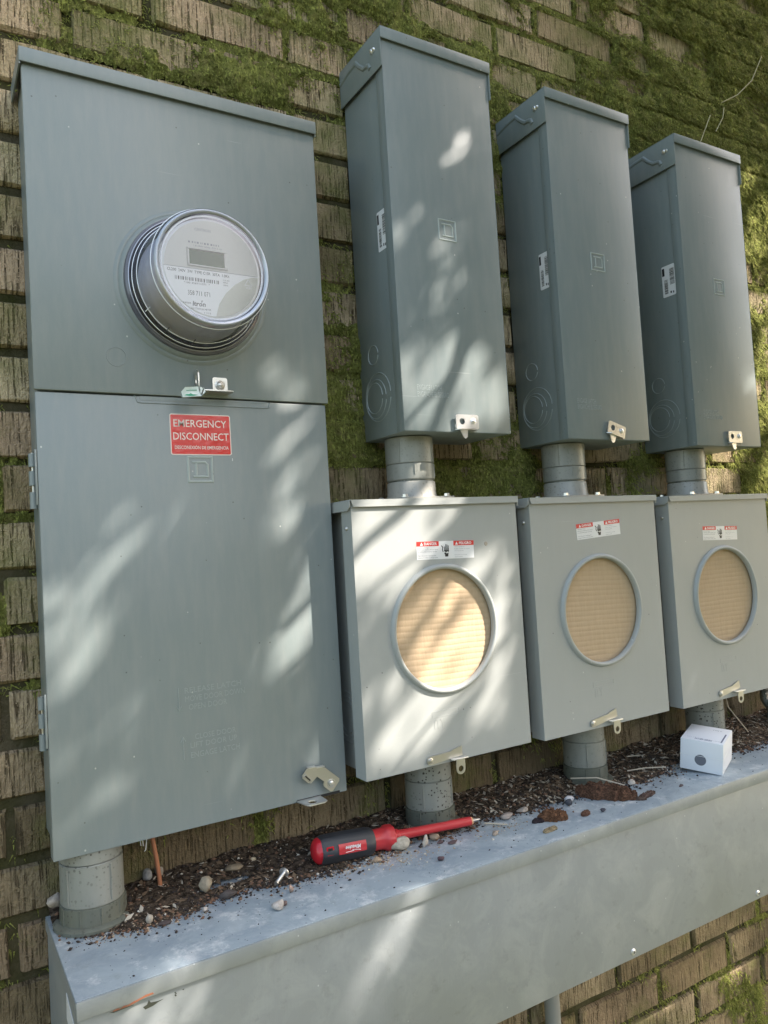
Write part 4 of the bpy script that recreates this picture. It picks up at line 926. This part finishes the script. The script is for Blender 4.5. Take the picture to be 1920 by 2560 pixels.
grains('stray_crumbs', 420, (.12, 1.9), (-.212, -.09), lambda x, y: .5+0*x, (.0005, .0016), M_G2, 'sparse dark crumbs on the open front of the trough top')
# leaf and twig litter
n = 4200; x = rng.uniform(.15, 1.75, n); y = -rng.uniform(.002, 1.0, n)*edge(x)*.98
dens = np.interp(x, [.15, .3, .5, .68, .76, .95, 1.1, 1.3, 1.7], [.25, .35, .2, .6, 1, .7, 1, 1, 1]); k = rng.random(n) < dens; x, y = x[k], y[k]; n = len(x)
L = rng.uniform(.003, .017, n); wd = L*rng.uniform(.12, .45, n); a = rng.uniform(0, 6.28, n); z = WZ+np.maximum(soilh(x, y), 0)+.0008
d = np.stack([np.cos(a), np.sin(a), rng.uniform(-.25, .45, n)], -1)*L[:, None]; e = np.stack([-np.sin(a), np.cos(a), rng.uniform(-.5, .5, n)], -1)*wd[:, None]; c = np.stack([x, y, z+.001], -1)
P = np.stack([c-d*.5, c+e*.5, c+d*.5, c-e*.5], 1)
tone = rng.random(n)
for nm, lo, hi, col, lab in (('dead_leaves', 0, .62, (.17, .115, .07), 'dead brown leaf scraps lying in the litter on the trough'), ('pale_chips', .62, 1, (.46, .41, .33), 'pale wood chips and leaf scraps lying in the litter on the trough')):
    kk = (tone >= lo) & (tone < hi); q = P[kk]; tag(arr(nm, q.reshape(-1, 3), np.arange(len(q)*4).reshape(-1, 4), mat(nm, col, .85)), lab, 'leaf litter', kind='stuff')

def rock(name, x, y, z, r, sx, sy, sz, col, lab, cat='pebble', group='pebbles on the trough', seed=0, sub=2, rough=.18, mm=None):
    rd = random.Random(seed); bm = bmesh.new(); bmesh.ops.create_icosphere(bm, subdivisions=sub, radius=1)
    ph = [(Vector((rd.gauss(0, 1), rd.gauss(0, 1), rd.gauss(0, 1))).normalized(), rd.uniform(.45, .9)) for _ in range(9)]
    for v in bm.verts:
        for nrm, dd_ in ph:
            t_ = v.co.dot(nrm)
            if t_ > dd_: v.co -= nrm*(t_-dd_)*.85
        v.co *= 1+rd.uniform(-rough, rough)*.3
        v.co = Vector((v.co.x*sx*r, v.co.y*sy*r, v.co.z*sz*r))
    mz = min(v.co.z for v in bm.verts)
    for v in bm.verts: v.co += Vector((x, y, z-mz))
    o = mk(name, bm, mm or mat(name, col, .85), None, 50); return tag(o, lab, cat, group)
def stonem(col):
    m = mat('stone', col, .85); g = N(m); g.l(g.mix(g.ramp(g.noise(g.pos(), 160, 4, .7), [(.4, W4(0)), (.7, W4(.7))]), col, tuple(c*.45 for c in col)), g.b.inputs['Base Color']); g.bump(g.noise(g.pos(), 400, 3), .001, .6); return m
ROCKS = ((.5430, -.108, .0145, 1.1, .8, .7, (.62, .57, .47), 'chunky cream stone under the screwdriver shaft'), (.5765, -.121, .0068, .8, .7, 1.5, (.62, .56, .48), 'small upright pale pebble in front of the screwdriver shaft'),
         (.6008, -.108, .0085, 1.3, .8, .6, (.40, .31, .22), 'flat brown pebble beneath the screwdriver shaft'), (.5990, -.126, .0050, 1.3, .8, .6, (.16, .10, .10), 'small dark plum pebble right of the upright pale pebble'),
         (.6130, -.137, .0060, 1.5, .7, .5, (.14, .09, .09), 'dark curled fragment in front of the screwdriver tip'), (.5662, -.1737, .0045, 1.2, .9, .9, (.12, .07, .08), 'dark purple crumb nearest the front edge below the screwdriver'),
         (.6785, -.1507, .0055, 1.2, .9, .7, (.50, .41, .32), 'tan pebble on bare metal beyond the screwdriver tip'), (.3338, -.1651, .0088, 1.2, .8, .7, (.66, .60, .54), 'pinkish white stone on the bare metal in front of the loose screw'),
         (.3430, -.1600, .0050, 1, .9, .7, (.25, .18, .16), 'brown pebble touching the pinkish white stone'), (.3638, -.1334, .0048, .8, .8, 1.2, (.45, .33, .27), 'small tan pebble just in front of the loose screw'),
         (.2592, -.1146, .0040, 1, .9, .8, (.55, .50, .45), 'small grey pebble at the litter edge left of centre'), (.2105, -.1167, .0055, 1.6, .8, .5, (.10, .075, .07), 'flat dark chip nearest the left conduit'),
         (.2959, -.0974, .0095, 1.4, .8, .6, (.10, .085, .08), 'large dark grey pebble at the litter edge'), (.2750, -.0700, .0100, .9, .8, 1.1, (.46, .39, .28), 'lumpy tan stone in the litter left of the bare strip'),
         (.2180, -.0060, .0100, .7, 1, 1.0, (.44, .43, .40), 'grey stone against the wall left of the copper wire'), (.2330, -.0050, .0090, .7, 1, 1.0, (.46, .42, .36), 'grey stone against the wall right of the copper wire'),
         (.3250, -.0350, .0110, 1.2, 1, .45, (.34, .27, .18), 'flat tan slab of mortar in the litter'), (.3560, -.0280, .0045, 1.1, .9, .8, (.66, .55, .38), 'bright cream pebble beside the flat mortar slab'),
         (.1040, -.0130, .0115, .9, .8, .95, (.58, .50, .42), 'pinkish lump of stone wedged behind the left conduit base'), (.8560, -.1190, .0080, 1.1, 1, .8, (.78, .78, .80), 'white round pebble left of the crumbled bark'),
         (.8440, -.1310, .0062, 1.2, 1, .9, (.07, .08, .10), 'black shiny pebble in front of the white round one'), (.8637, -.1837, .0050, 1.2, .8, .6, (.07, .07, .09), 'small black pebble in front of the crumbled bark'),
         (.7700, -.1050, .0080, 1.4, 1, .6, (.45, .40, .35), 'greyish pebble at the litter edge behind the red brown flake'), (.7350, -.1120, .0095, 1.4, 1, .6, (.45, .38, .33), 'pale pinkish stone at the litter edge beyond the screwdriver tip'),
         (.9950, -.1250, .0075, 1.2, 1, .7, (.60, .56, .50), 'pale stone at the litter edge before the white carton'), (1.0466, -.1840, .0045, 1.5, .8, .5, (.13, .10, .10), 'thin dark crumb left of the white carton'),
         (.4960, -.1230, .0050, 1.2, .9, .8, (.50, .36, .24), 'small orange tan pebble under the screwdriver handle'), (.1950, -.1060, .0060, .8, .6, 1.2, (.52, .46, .38), 'upright cream chip before the left conduit'))
for q, (x, y, r, sx, sy, sz, col, lab) in enumerate(ROCKS):
    hz = float(np.maximum(soilh(np.array([x]), np.array([y])), 0)[0])
    rock('pebble', x, y, WZ+hz*.8+.0002, r, sx, sy, sz, col, lab, seed=q+3, mm=stonem(tuple(c*.78 for c in col)))
# bark pieces
def barkm(col):
    m = mat('rotten_bark', col, .9, 0, .2); g = N(m)
    g.l(g.mix(g.ramp(g.noise(g.pos((40, 160, 160)), 3, 4, .7), [(.4, W4(0)), (.6, W4(1))]), tuple(c*.35 for c in col), col), g.b.inputs['Base Color']); g.bump(g.noise(g.pos((60, 220, 220)), 2, 4, .7), .004, 1.); return m
def bark(x, y, L, wd, th, ang, col, lab, seed, nm='bark_piece'):
    rd = np.random.default_rng(seed); nu, nv = 44, 16; u = np.linspace(-1, 1, nu); v = np.linspace(-1, 1, nv); U, Vv = np.meshgrid(u, v, indexing='ij')
    wloc = wd*(1-.5*np.abs(U)**2.5)*(.75+.5*fbm(U, U*0+seed, seed, 3, 3.)); X = U*L/2+(fbm(Vv*2, U, seed+1, 3, 3.)-.5)*L*.22; Yq = Vv*wloc/2*(1+.5*(fbm(U*4, U*0, seed+9, 3, 2.)-.5))
    top = th*(1-.75*Vv**2)*(1-.6*np.abs(U)**3)*(.25+1.4*fbm(U*1.3, Vv*5+U*1.5, seed+2, 4, 3.)**1.2)+.0012+th*.35*(fbm(U*1.2, Vv*7+U, seed+5, 2, 3.)>.5)
    c_, s_ = math.cos(ang), math.sin(ang); Xa, Ya = X*c_-Yq*s_+x, X*s_+Yq*c_+y
    A = np.stack([Xa, Ya, WZ+top+.0006], -1).reshape(-1, 3); Bb = np.stack([Xa, Ya, WZ+.0003+0*top], -1).reshape(-1, 3); idn = np.arange(nu*nv).reshape(nu, nv)
    Q1 = np.stack([idn[:-1, :-1], idn[1:, :-1], idn[1:, 1:], idn[:-1, 1:]], -1).reshape(-1, 4); off = nu*nv
    ring = np.concatenate([idn[:, 0], idn[-1, 1:], idn[-2::-1, -1], idn[0, -2:0:-1]]); rn = np.roll(ring, -1)
    Qr = np.stack([ring, ring+off, rn+off, rn], -1)
    return tag(arr(nm, np.concatenate([A, Bb]), np.concatenate([Q1, Q1[:, ::-1]+off, Qr]), barkm(col), None, 40), lab, 'bark', 'bark fragments on the trough')
bark(.9220, -.1360, .090, .050, .0135, -.95, (.20, .105, .065), 'large crumbled lump of red brown rotten bark near the middle conduit', 3)
bark(.7840, -.1580, .042, .022, .011, -.5, (.24, .12, .065), 'small cupped red brown bark flake on bare metal', 5)
bark(.7600, -.1530, .020, .008, .004, -.2, (.06, .045, .05), 'dark sliver touching the cupped bark flake', 6)
bark(.9655, -.1810, .042, .010, .005, .15, (.15, .10, .085), 'long thin grey brown bark sliver right of the crumbled lump', 8)
bark(.8350, -.1760, .018, .010, .004, .2, (.22, .12, .08), 'tiny brown bark chip before the black pebble', 9)
bark(.9480, -.1850, .016, .008, .003, -.6, (.20, .14, .11), 'tiny chip just left of the long bark sliver', 10)
bark(.7500, -.1890, .026, .009, .003, .1, (.45, .36, .22), 'straw coloured flat chip near the front edge', 12)
# twigs
M_TW = mat('pale_twig', (.48, .42, .33), .85)
for pts, lab in ((((1.02, -.095, WZ+.012), (1.06, -.10, WZ+.010), (1.095, -.115, WZ+.008)), 'pale twig pointing at the white carton from the left'), (((1.07, -.05, WZ+.018), (1.10, -.055, WZ+.016)), 'short pale twig in the litter behind the carton'),
                 (((.905, -.075, WZ+.018), (.93, -.110, WZ+.022), (.962, -.140, WZ+.010)), 'thin twig leaning on the crumbled bark'), (((.690, -.112, WZ+.004), (.7150, -.135, WZ+.0025)), 'straw coloured twig just past the screwdriver tip'),
                 (((1.365, -.045, WZ+.120), (1.372, -.050, WZ+.06), (1.395, -.075, WZ+.010)), 'thin dry stem leaning beside the rightmost lower conduit')):
    tag(mk('twig', tube(bmesh.new(), pts, .0012, 6), M_TW, None, 60), lab, 'twig', 'twigs in the litter')

# ------------------------------------------------------------------ copper and white wires under the large enclosure
tag(mk('copper_wire', tube(bmesh.new(), [(.2205, -.028, .850), (.2215, -.028, .815), (.2245, -.030, .792), (.2275, -.030, .765), (.2290, -.030, .7400)], [.0029, .0029, .0028, .0027, .0026], 12), mat('orange_copper', (.42, .17, .085), .5, .15), None, 60), 'bare orange copper wire dropping from the large enclosure into the litter', 'wire')
tag(mk('white_wire', tube(bmesh.new(), [(.2140, -.036, .8500), (.2128, -.036, .822), (.2105, -.037, .806), (.2085, -.037, .8045)], .0007, 6), M_WHITE, None, 60), 'longer hooked white strand under the large enclosure beside the copper wire', 'wire', 'white strands under the enclosure')
for x, z, wl in ((.2050, .812, 'leftmost short'), (.2080, .811, 'second short')): tag(mk('white_wire', tube(bmesh.new(), [(x, -.036, .850), (x-.001, -.036, z+.01), (x, -.036, z)], .0006, 6), M_WHITE, None, 60), wl+' white strand poking from under the large enclosure left of the hooked one', 'wire', 'white strands under the enclosure')

# ------------------------------------------------------------------ loose machine screw
sr = thing('loose_screw', 'zinc machine screw lying on the trough left of the screwdriver', 'screw', (.3750, -.0890, WZ+.0085))
bm = lathe(bmesh.new(), [(0, .0245), (.0026, .0245), (.0029, .0235)]+[(.0029 if q % 2 else .0024, .0235-q*.0009) for q in range(1, 24)], (0, 0, 0), 'z', 14); mk('shank', bm, M_ZINC, sr, 30, True)
bm = lathe(bmesh.new(), [(.0026, .0030), (.0066, .0024), (.0068, .0010), (.0058, -.0004), (.0030, -.0012), (0, -.0014)], (0, 0, 0), 'z', 26); mk('head', bm, M_ZINCW, sr, 40, True)
sr.rotation_euler = Vector((-.74, -.60, -.20)).to_track_quat('Z', 'X').to_euler()

# ------------------------------------------------------------------ screwdriver
A0 = Vector((.4212, -.0834, .7642)); A1 = Vector((.6805, -.1139, .7562)); ax = (A1-A0).normalized(); LT = (A1-A0).length
sd = thing('screwdriver', 'red and black insulated screwdriver lying on the trough against the litter', 'screwdriver', A0)
qx = Matrix((ax, Vector((0, 0, 1)).cross(ax).normalized(), ax.cross(Vector((0, 0, 1)).cross(ax)).normalized())).transposed().to_4x4()
sd.matrix_world = Matrix.Translation(A0) @ qx
M_SR = mat('red_insulation', (.50, .035, .04), .34, 0, .5); M_SB = mat('black_rubber_grip', (.035, .037, .042), .5); M_SRD = mat('red_handle', (.50, .02, .03), .25)
def loft(prof, m, nm, n=32, lobes=0.):
    """prof: (x along the tool, half height, squareness)"""
    bm = bmesh.new(); rings = []
    for x, r, sq in prof:
        ring = []
        for k in range(n):
            a = 2*math.pi*k/n; c_, s_ = math.cos(a), math.sin(a); rr = r*(1+sq*(1-abs(math.cos(3*a))**1.5)*-.10)
            ring.append(bm.verts.new((x, c_*rr, s_*rr)))
        rings.append(ring)
    for P_, Q_ in zip(rings, rings[1:]):
        for k in range(n): bm.faces.new((P_[k], P_[(k+1) % n], Q_[(k+1) % n], Q_[k]))
    bm.faces.new(rings[0]); bm.faces.new(rings[-1][::-1])
    return mk(nm, bm, m, sd, 45, True)
loft([(-.0025, .0085, 0), (0, .0135, .3), (.003, .0165, .6), (.010, .0180, .8), (.014, .0183, .9)], M_SRD, 'butt')
grip = loft([(.0072, .0184, 1), (.011, .0196, 1), (.030, .0200, 1), (.055, .0198, 1), (.075, .0192, .9), (.0830, .0180, .5), (.0850, .0165, .2)], M_SB, 'grip')
loft([(.0845, .0150, .1), (.090, .0142, 0), (.100, .0146, 0), (.1030, .0158, .2), (.1045, .0172, .9), (.1100, .0176, 1), (.1160, .0170, .8), (.1180, .0130, .2)], M_SR, 'neck')
loft([(.1175, .0092, 0), (.1250, .0088, 0), (.1262, .0072, 0), (.150, .0066, 0), (.205, .0060, 0), (.2080, .0063, 0), (.2100, .0064, 0), (.2440, .0063, 0)], M_SR, 'shaft')
loft([(.2438, .0056, 0), (.2470, .0054, 0)], mat('tan_sleeve', (.66, .42, .22), .6), 'shaft_end')
loft([(.2468, .0030, 0), (.2520, .0026, 0), (.2580, .0016, 0), (LT, .0007, 0)], mat('steel_tip', (.5, .5, .5), .3, .9), 'tip')
# hang hole and red name panel on the flank facing the camera
vd = (qx.inverted().to_3x3() @ (CP-A0)); fa = math.atan2(vd.z, vd.y)
fr_ = Matrix.Rotation(fa-math.pi/2+math.radians(12), 4, 'X')   # local +z toward camera
def flank(bm): bmesh.ops.transform(bm, matrix=fr_, verts=bm.verts); return bm
bm = prism(bmesh.new(), rrect(.0120, .0225, -.0048, .0062, .0015), .0190, .0192+.0010, 'z'); bmesh.ops.translate(bm, verts=bm.verts, vec=(0, 0, -.0012)); mk('hang_hole_rim', flank(bm), M_SRD, sd, 30, True)
bm = prism(bmesh.new(), rrect(.0138, .0205, -.0030, .0044, .001), .0189, .0192, 'z'); mk('hang_hole', flank(bm), M_DARK, sd, 30, True)
def curved(bm, x0, x1, w0, w1, rad, th):
    n = 10; ring = []
    for k in range(n+1):
        a = (w0+(w1-w0)*k/n)/rad
        ring.append([bm.verts.new((x, math.sin(a)*(rad+h_), math.cos(a)*(rad+h_))) for x in (x0, x1) for h_ in (0, th)])
    for P_, Q_ in zip(ring, ring[1:]):
        for i0, i1 in ((1, 3), (3, 2), (2, 0), (0, 1)): bm.faces.new((P_[i0], P_[i1], Q_[i1], Q_[i0]))
    return bm
pn = mk('name_panel', flank(curved(bmesh.new(), .0290, .0690, -.0062, .0070, .0200, .0006)), M_SR, sd, 60, True)
bm = text_bm(bmesh.new(), 'Milwaukee', .0400, .0620, -.0028, .0022, .0211, axis='z', bold=.02, slant=.2); ridge(bm, [(.0400, .0046), (.0520, .0026), (.0505, .0042), (.0620, .0050)], 0, .0008, .0003)
for v in bm.verts:
    if abs(v.co.y) < .0004 and abs(v.co.z) < .01 and v.co.z > .0015: v.co = Vector((v.co.x, v.co.z, .0212))
# mirrored in hand: lettering reads upside down towards the viewer
bmesh.ops.rotate(bm, verts=bm.verts, cent=(.0500, .0004, .0212), matrix=Matrix.Rotation(math.pi, 3, 'Z'))
mk('name_lettering', flank(bm), M_WHITE, sd, 30, True)

# ------------------------------------------------------------------ white carton
ct = thing('white_carton', 'small white carton with a grey dot and barcode standing on the trough', 'carton', (1.1123, -.1311, WZ+.006))
yaw, p1, p2 = -1.1218, .0396, .1003; ca_, cb_, cc_ = .0700, .0930, .0535
Rm = Matrix.Rotation(yaw, 4, 'Z') @ Matrix.Rotation(p1, 4, 'X') @ Matrix.Rotation(p2, 4, 'Y'); ct.matrix_world = Matrix.Translation((1.1123, -.1311, WZ+.0072)) @ Rm
M_CT = mat('white_card', (.74, .76, .80), .5)
mk('carton_body', B(0, ca_, 0, cb_, 0, cc_, bev=.0006), M_CT, ct, 35, True)
mk('grey_dot', lathe(bmesh.new(), [(0, -.0002), (.0095, -.0002), (.0095, .0001)], (.0335, 0, .0200), 'y', 32), mat('dot_grey', (.13, .14, .17), .5), ct, 35, True)
bm = bars(bmesh.new(), .022, .050, .0075, .0150, cc_, 'z', 'a', 40, 5, .0002); text_bm(bm, 'MODEL 1027', .008, .022, .0145, .0165, cc_, axis='z'); text_bm(bm, 'LOT 24', .052, .063, .0120, .0150, cc_, axis='z'); text_bm(bm, 'TYPE C', .040, .056, .072, .076, cc_, axis='z')
box(bm, .0635, .0660, .010, .060, cc_, cc_+.0002); mk('print', bm, mat('blue_grey_print', (.12, .14, .22), .5), ct, 35, True)
bm = box(bmesh.new(), -.0002, ca_+.0002, -.0006, -.0002, .0265, .0270); box(bm, ca_+.0002, ca_+.0006, -.0002, cb_, .0272, .0277); mk('tape_edge', bm, M_WHITE, ct, 35, True)

# ------------------------------------------------------------------ grey fitting at the right edge
ft = thing('conduit_fitting', 'ribbed dark grey conduit fitting cut by the right edge beyond the sockets', 'conduit fitting', (1.53, -.055, WZ))
bm = lathe(bmesh.new(), [(.026, -.034), (.034, -.030), (.036, -.016), (.030, -.012), (.030, .012), (.036, .016), (.034, .030), (.026, .034)], (1.545, -.060, WZ+.060), 'x', 36); mk('drum', bm, M_PVCD, ft, 30)
bm = bmesh.new()
for k in range(20):
    a = 2*math.pi*k/20; tube(bm, [(1.529, -.060+.031*math.cos(a), WZ+.060+.031*math.sin(a)), (1.561, -.060+.031*math.cos(a), WZ+.060+.031*math.sin(a))], .0022, 5)
mk('grip_rib', bm, M_PVCD, ft); mk('elbow', tube(bmesh.new(), [(1.545, -.060, WZ+.085), (1.545, -.060, WZ+.13), (1.55, -.058, WZ+.17)], [.020, .019, .019], 24), M_PVC, ft, 60)
mk('foot', B(1.520, 1.575, -.085, -.035, WZ, WZ+.030, bev=.003), M_PVCD, ft)

# ------------------------------------------------------------------ tree that shades the wall (gaps let the sun through)
s_ = SUN; e1 = Vector((1, 0, 0)); Y0 = -.12
def lit(x, z):
    """share of sun that reaches the point (x, z) of the row of box fronts: openings in the crown"""
    def el(cx, cz, rx, rz, a, v):
        c_, sn = math.cos(a), math.sin(a); u, w_ = (x-cx)*c_+(z-cz)*sn, -(x-cx)*sn+(z-cz)*c_
        return v*np.clip(1.45-((u/rx)**2+(w_/rz)**2), 0, 1)
    st = fbm((x+z)*.707*3.0, (z-x)*.707*15., 51, 4, 1.8)            # streaks rising to the right
    T = np.zeros_like(x)
    for q in ((.615, 1.10, .125, .17, .3, 1.3), (.560, .93, .10, .07, .3, 1.0), (.67, .985, .07, .11, 0, 1.3), (.66, 1.40, .11, .085, -.15, 1.3), (.600, 1.50, .06, .07, 0, 1.0), (.66, 1.30, .03, .04, 0, 1.6), (.69, 1.56, .05, .05, 0, .4),
              (.700, 1.790, .026, .04, -.3, .30), (.655, 1.64, .05, .05, .3, .35), (.60, 1.60, .04, .05, .3, .45), (.63, 1.245, .07, .04, 0, 1.2), (.500, 1.17, .045, .075, -.2, 1.2), (.44, 1.345, .07, .035, .6, .35), (.465, 1.455, .045, .04, .6, .5), (.43, 1.09, .05, .03, .7, .3),
              (.155, 1.140, .070, .055, .3, .75), (.185, 1.055, .085, .05, .7, .8), (.24, 1.01, .11, .032, .8, .5), (.20, .965, .07, .03, .8, .4), (.22, 1.24, .055, .030, .6, .5), (.33, 1.245, .09, .032, .7, .4), (.41, 1.26, .07, .035, .5, .45), (.286, 1.196, .08, .025, .7, .25), (.49, .985, .045, .05, .7, .8), (.50, .93, .03, .03, .7, .6), (.34, .93, .07, .025, .8, .35), (.36, 1.32, .08, .03, .5, .45),
              (1.81, 1.97, .10, .16, 0, 3.2), (1.81, 1.58, .13, .30, 0, 3.2), (1.62, 1.45, .20, .06, 0, 2.6), (1.46, 1.45, .06, .03, 0, 1.2), (1.52, 1.90, .035, .05, 0, .5),
              (.69, .605, .05, .03, .3, 1.0), (.74, .69, .07, .03, .3, .4), (.06, .56, .12, .045, .8, .3), (.20, .60, .12, .035, .8, .45), (.33, .55, .10, .04, .8, .3), (1.38, .48, .13, .07, .4, 1.2), (1.56, .46, .10, .07, .4, 1.0), (1.20, .45, .08, .06, .5, 1.1), (1.65, .62, .08, .06, 0, .8)):
        T = np.maximum(T, el(*q))
    return np.clip(T*np.clip(.62+(st-.45)*4.0, .0, 1.2), 0, .985)
nl = 210000
tx, tz = rng.uniform(-.5, 2.7, nl), rng.uniform(-.1, 2.9, nl); tau = -np.log(np.clip(lit(tx, tz), 2e-4, 1)); k = rng.random(nl) < tau/8.5
tx, tz = tx[k], tz[k]; n = len(tx); tt = rng.uniform(2.2, 3.5, n)
S3 = np.array(SUN); C = np.stack([tx, np.full(n, Y0), tz], -1)+S3[None]*tt[:, None]/1.0
L = rng.uniform(.022, .046, n); wd = L*rng.uniform(.28, .42, n)
ang = rng.normal(.95, .40, n); D1 = np.stack([np.cos(ang), np.zeros(n), np.sin(ang)], -1); D1 -= S3[None]*(D1@S3)[:, None]; D1 /= np.linalg.norm(D1, axis=1)[:, None]; D1 += rng.normal(0, .16, (n, 3))
D2 = np.cross(D1, S3[None]+rng.normal(0, .30, (n, 3))); D2 /= np.linalg.norm(D2, axis=1)[:, None]
P = np.stack([C-D1*(L/2)[:, None], C-D1*(L*.1)[:, None]+D2*(wd/2)[:, None], C+D1*(L/2)[:, None], C-D1*(L*.1)[:, None]-D2*(wd/2)[:, None]], 1)
tree = thing('shade_tree', 'leafy tree standing in front of the wall whose crown dapples the boxes with shade', 'tree', (3.6, -4.2, 0))
def rel(o): 
    o.location = -Vector(tree.location); return o
cr = rel(arr('crown', P.reshape(-1, 3), np.arange(n*4).reshape(-1, 4), M_LEAF, tree)); tag(cr, kind='stuff')
bm = tube(bmesh.new(), [(3.6, -4.2, -.1), (3.55, -4.1, 1.2), (3.45, -3.7, 2.4), (3.2, -3.0, 3.4), (3.1, -2.6, 4.6)], [.17, .14, .12, .09, .05], 14); mk('trunk', bm, M_BARK, tree, 60)
bm = bmesh.new()
for a, b in (((3.45, -3.7, 2.4), (2.6, -1.9, 3.1)), ((3.2, -3.0, 3.4), (2.3, -1.8, 4.3)), ((3.5, -3.8, 2.1), (3.1, -1.8, 2.7)), ((3.2, -3.0, 3.4), (3.7, -1.5, 4.4))):
    a, b = Vector(a), Vector(b); tube(bm, [a, a.lerp(b, .5)+Vector((.05, .02, .12)), b], [.05, .03, .012], 8)
mk('limb', bm, M_BARK, tree, 60)
# thin twigs that cross the openings
bm = bmesh.new()
for (xa, za), (xb, zb), r, t_ in (((.50, 1.04), (.74, 1.24), .005, 1.6), ((.49, 1.16), (.60, 1.25), .009, 1.5), ((.50, 1.10), (.66, 1.20), .004, 1.7), ((.62, 1.33), (.71, 1.52), .011, 1.5), ((.67, 1.14), (.78, 1.26), .004, 1.4), ((.60, 1.36), (.68, 1.44), .005, 1.4), ((.58, .90), (.72, 1.0), .004, 1.6)):
    p0, p1_ = Vector((xa, Y0, za))+SUN*t_, Vector((xb, Y0, zb))+SUN*(t_+.2); d = (p1_-p0)
    tube(bm, [p0-d*.5, p0+Vector((.01, 0, .01)), p0.lerp(p1_, .5)+Vector((0, .01, -.012)), p1_, p1_+d*.8], [r*.6, r*.8, r, r*1.1, r*1.3], 7)
mk('twig', bm, M_BARK, tree, 60)
# hedge opposite the wall, seen only as a reflection
nh = 26000; hx = rng.uniform(-5, 8, nh); hz = rng.uniform(0, 2.6, nh)**1; hy = -7.2+.5*fbm(hx, hz, 3, 3, 1.5)+rng.uniform(-.25, .25, nh)
C = np.stack([hx, hy, hz], -1); D1 = rng.normal(0, 1, (nh, 3)); D1 /= np.linalg.norm(D1, axis=1)[:, None]; D2 = np.cross(D1, rng.normal(0, 1, (nh, 3))); D2 /= np.linalg.norm(D2, axis=1)[:, None]
P = np.stack([C-D1*.07, C+D2*.04, C+D1*.07, C-D2*.04], 1)
hd = thing('hedge', 'tall green hedge standing across the yard facing the brick wall', 'hedge', (1.5, -7.2, 0)); o = arr('foliage', P.reshape(-1, 3), np.arange(nh*4).reshape(-1, 4), M_LEAF, hd); o.location = -Vector(hd.location); tag(o, kind='stuff')
bm = box(bmesh.new(), -5, 8, -7.6, -7.3, 0, 2.4); mk('stems', bm, mat('hedge_core', (.02, .03, .012), .9), hd)

# ------------------------------------------------------------------ loose islands become parts of their own; print stays one piece
def islands(o):
    bm = bmesh.new(); bm.from_mesh(o.data); seen_ = set(); out = []
    for v in bm.verts:
        if v.index in seen_: continue
        st_, isl = [v], []
        seen_.add(v.index)
        while st_:
            a = st_.pop(); isl.append(a.index)
            for e in a.link_edges:
                b = e.other_vert(a)
                if b.index not in seen_: seen_.add(b.index); st_.append(b)
        out.append(set(isl))
    bm.free()
    if len(out) < 2: return
    base = o.data
    for q, isl in enumerate(out):
        bm = bmesh.new(); bm.from_mesh(base); bm.verts.ensure_lookup_table()
        bmesh.ops.delete(bm, geom=[v for v in bm.verts if v.index not in isl], context='VERTS')
        me = bpy.data.meshes.new(base.name); bm.to_mesh(me); bm.free(); me.materials.append(base.materials[0])
        if q == 0: o.data = me
        else:
            c = o.copy(); c.data = me; COL.objects.link(c); c.parent = o.parent
for o in list(bpy.data.objects):
    k = o.name.split('.')[0]
    if o.type != 'MESH': continue
    if k in ('hub_rib', 'coupling_rib', 'moulding_line', 'limb', 'twig', 'grip_rib', 'knockout', 'bent_tab', 'door_edge', 'green_mark', 'paint_mark') and not o.get('label'): islands(o)
    elif ('lettering' in k or k in ('print', 'small_print', 'pictogram', 'warning_mark', 'stamped_mark', 'emblem', 'cross_slot')) and o.parent: o['kind'] = 'stuff'
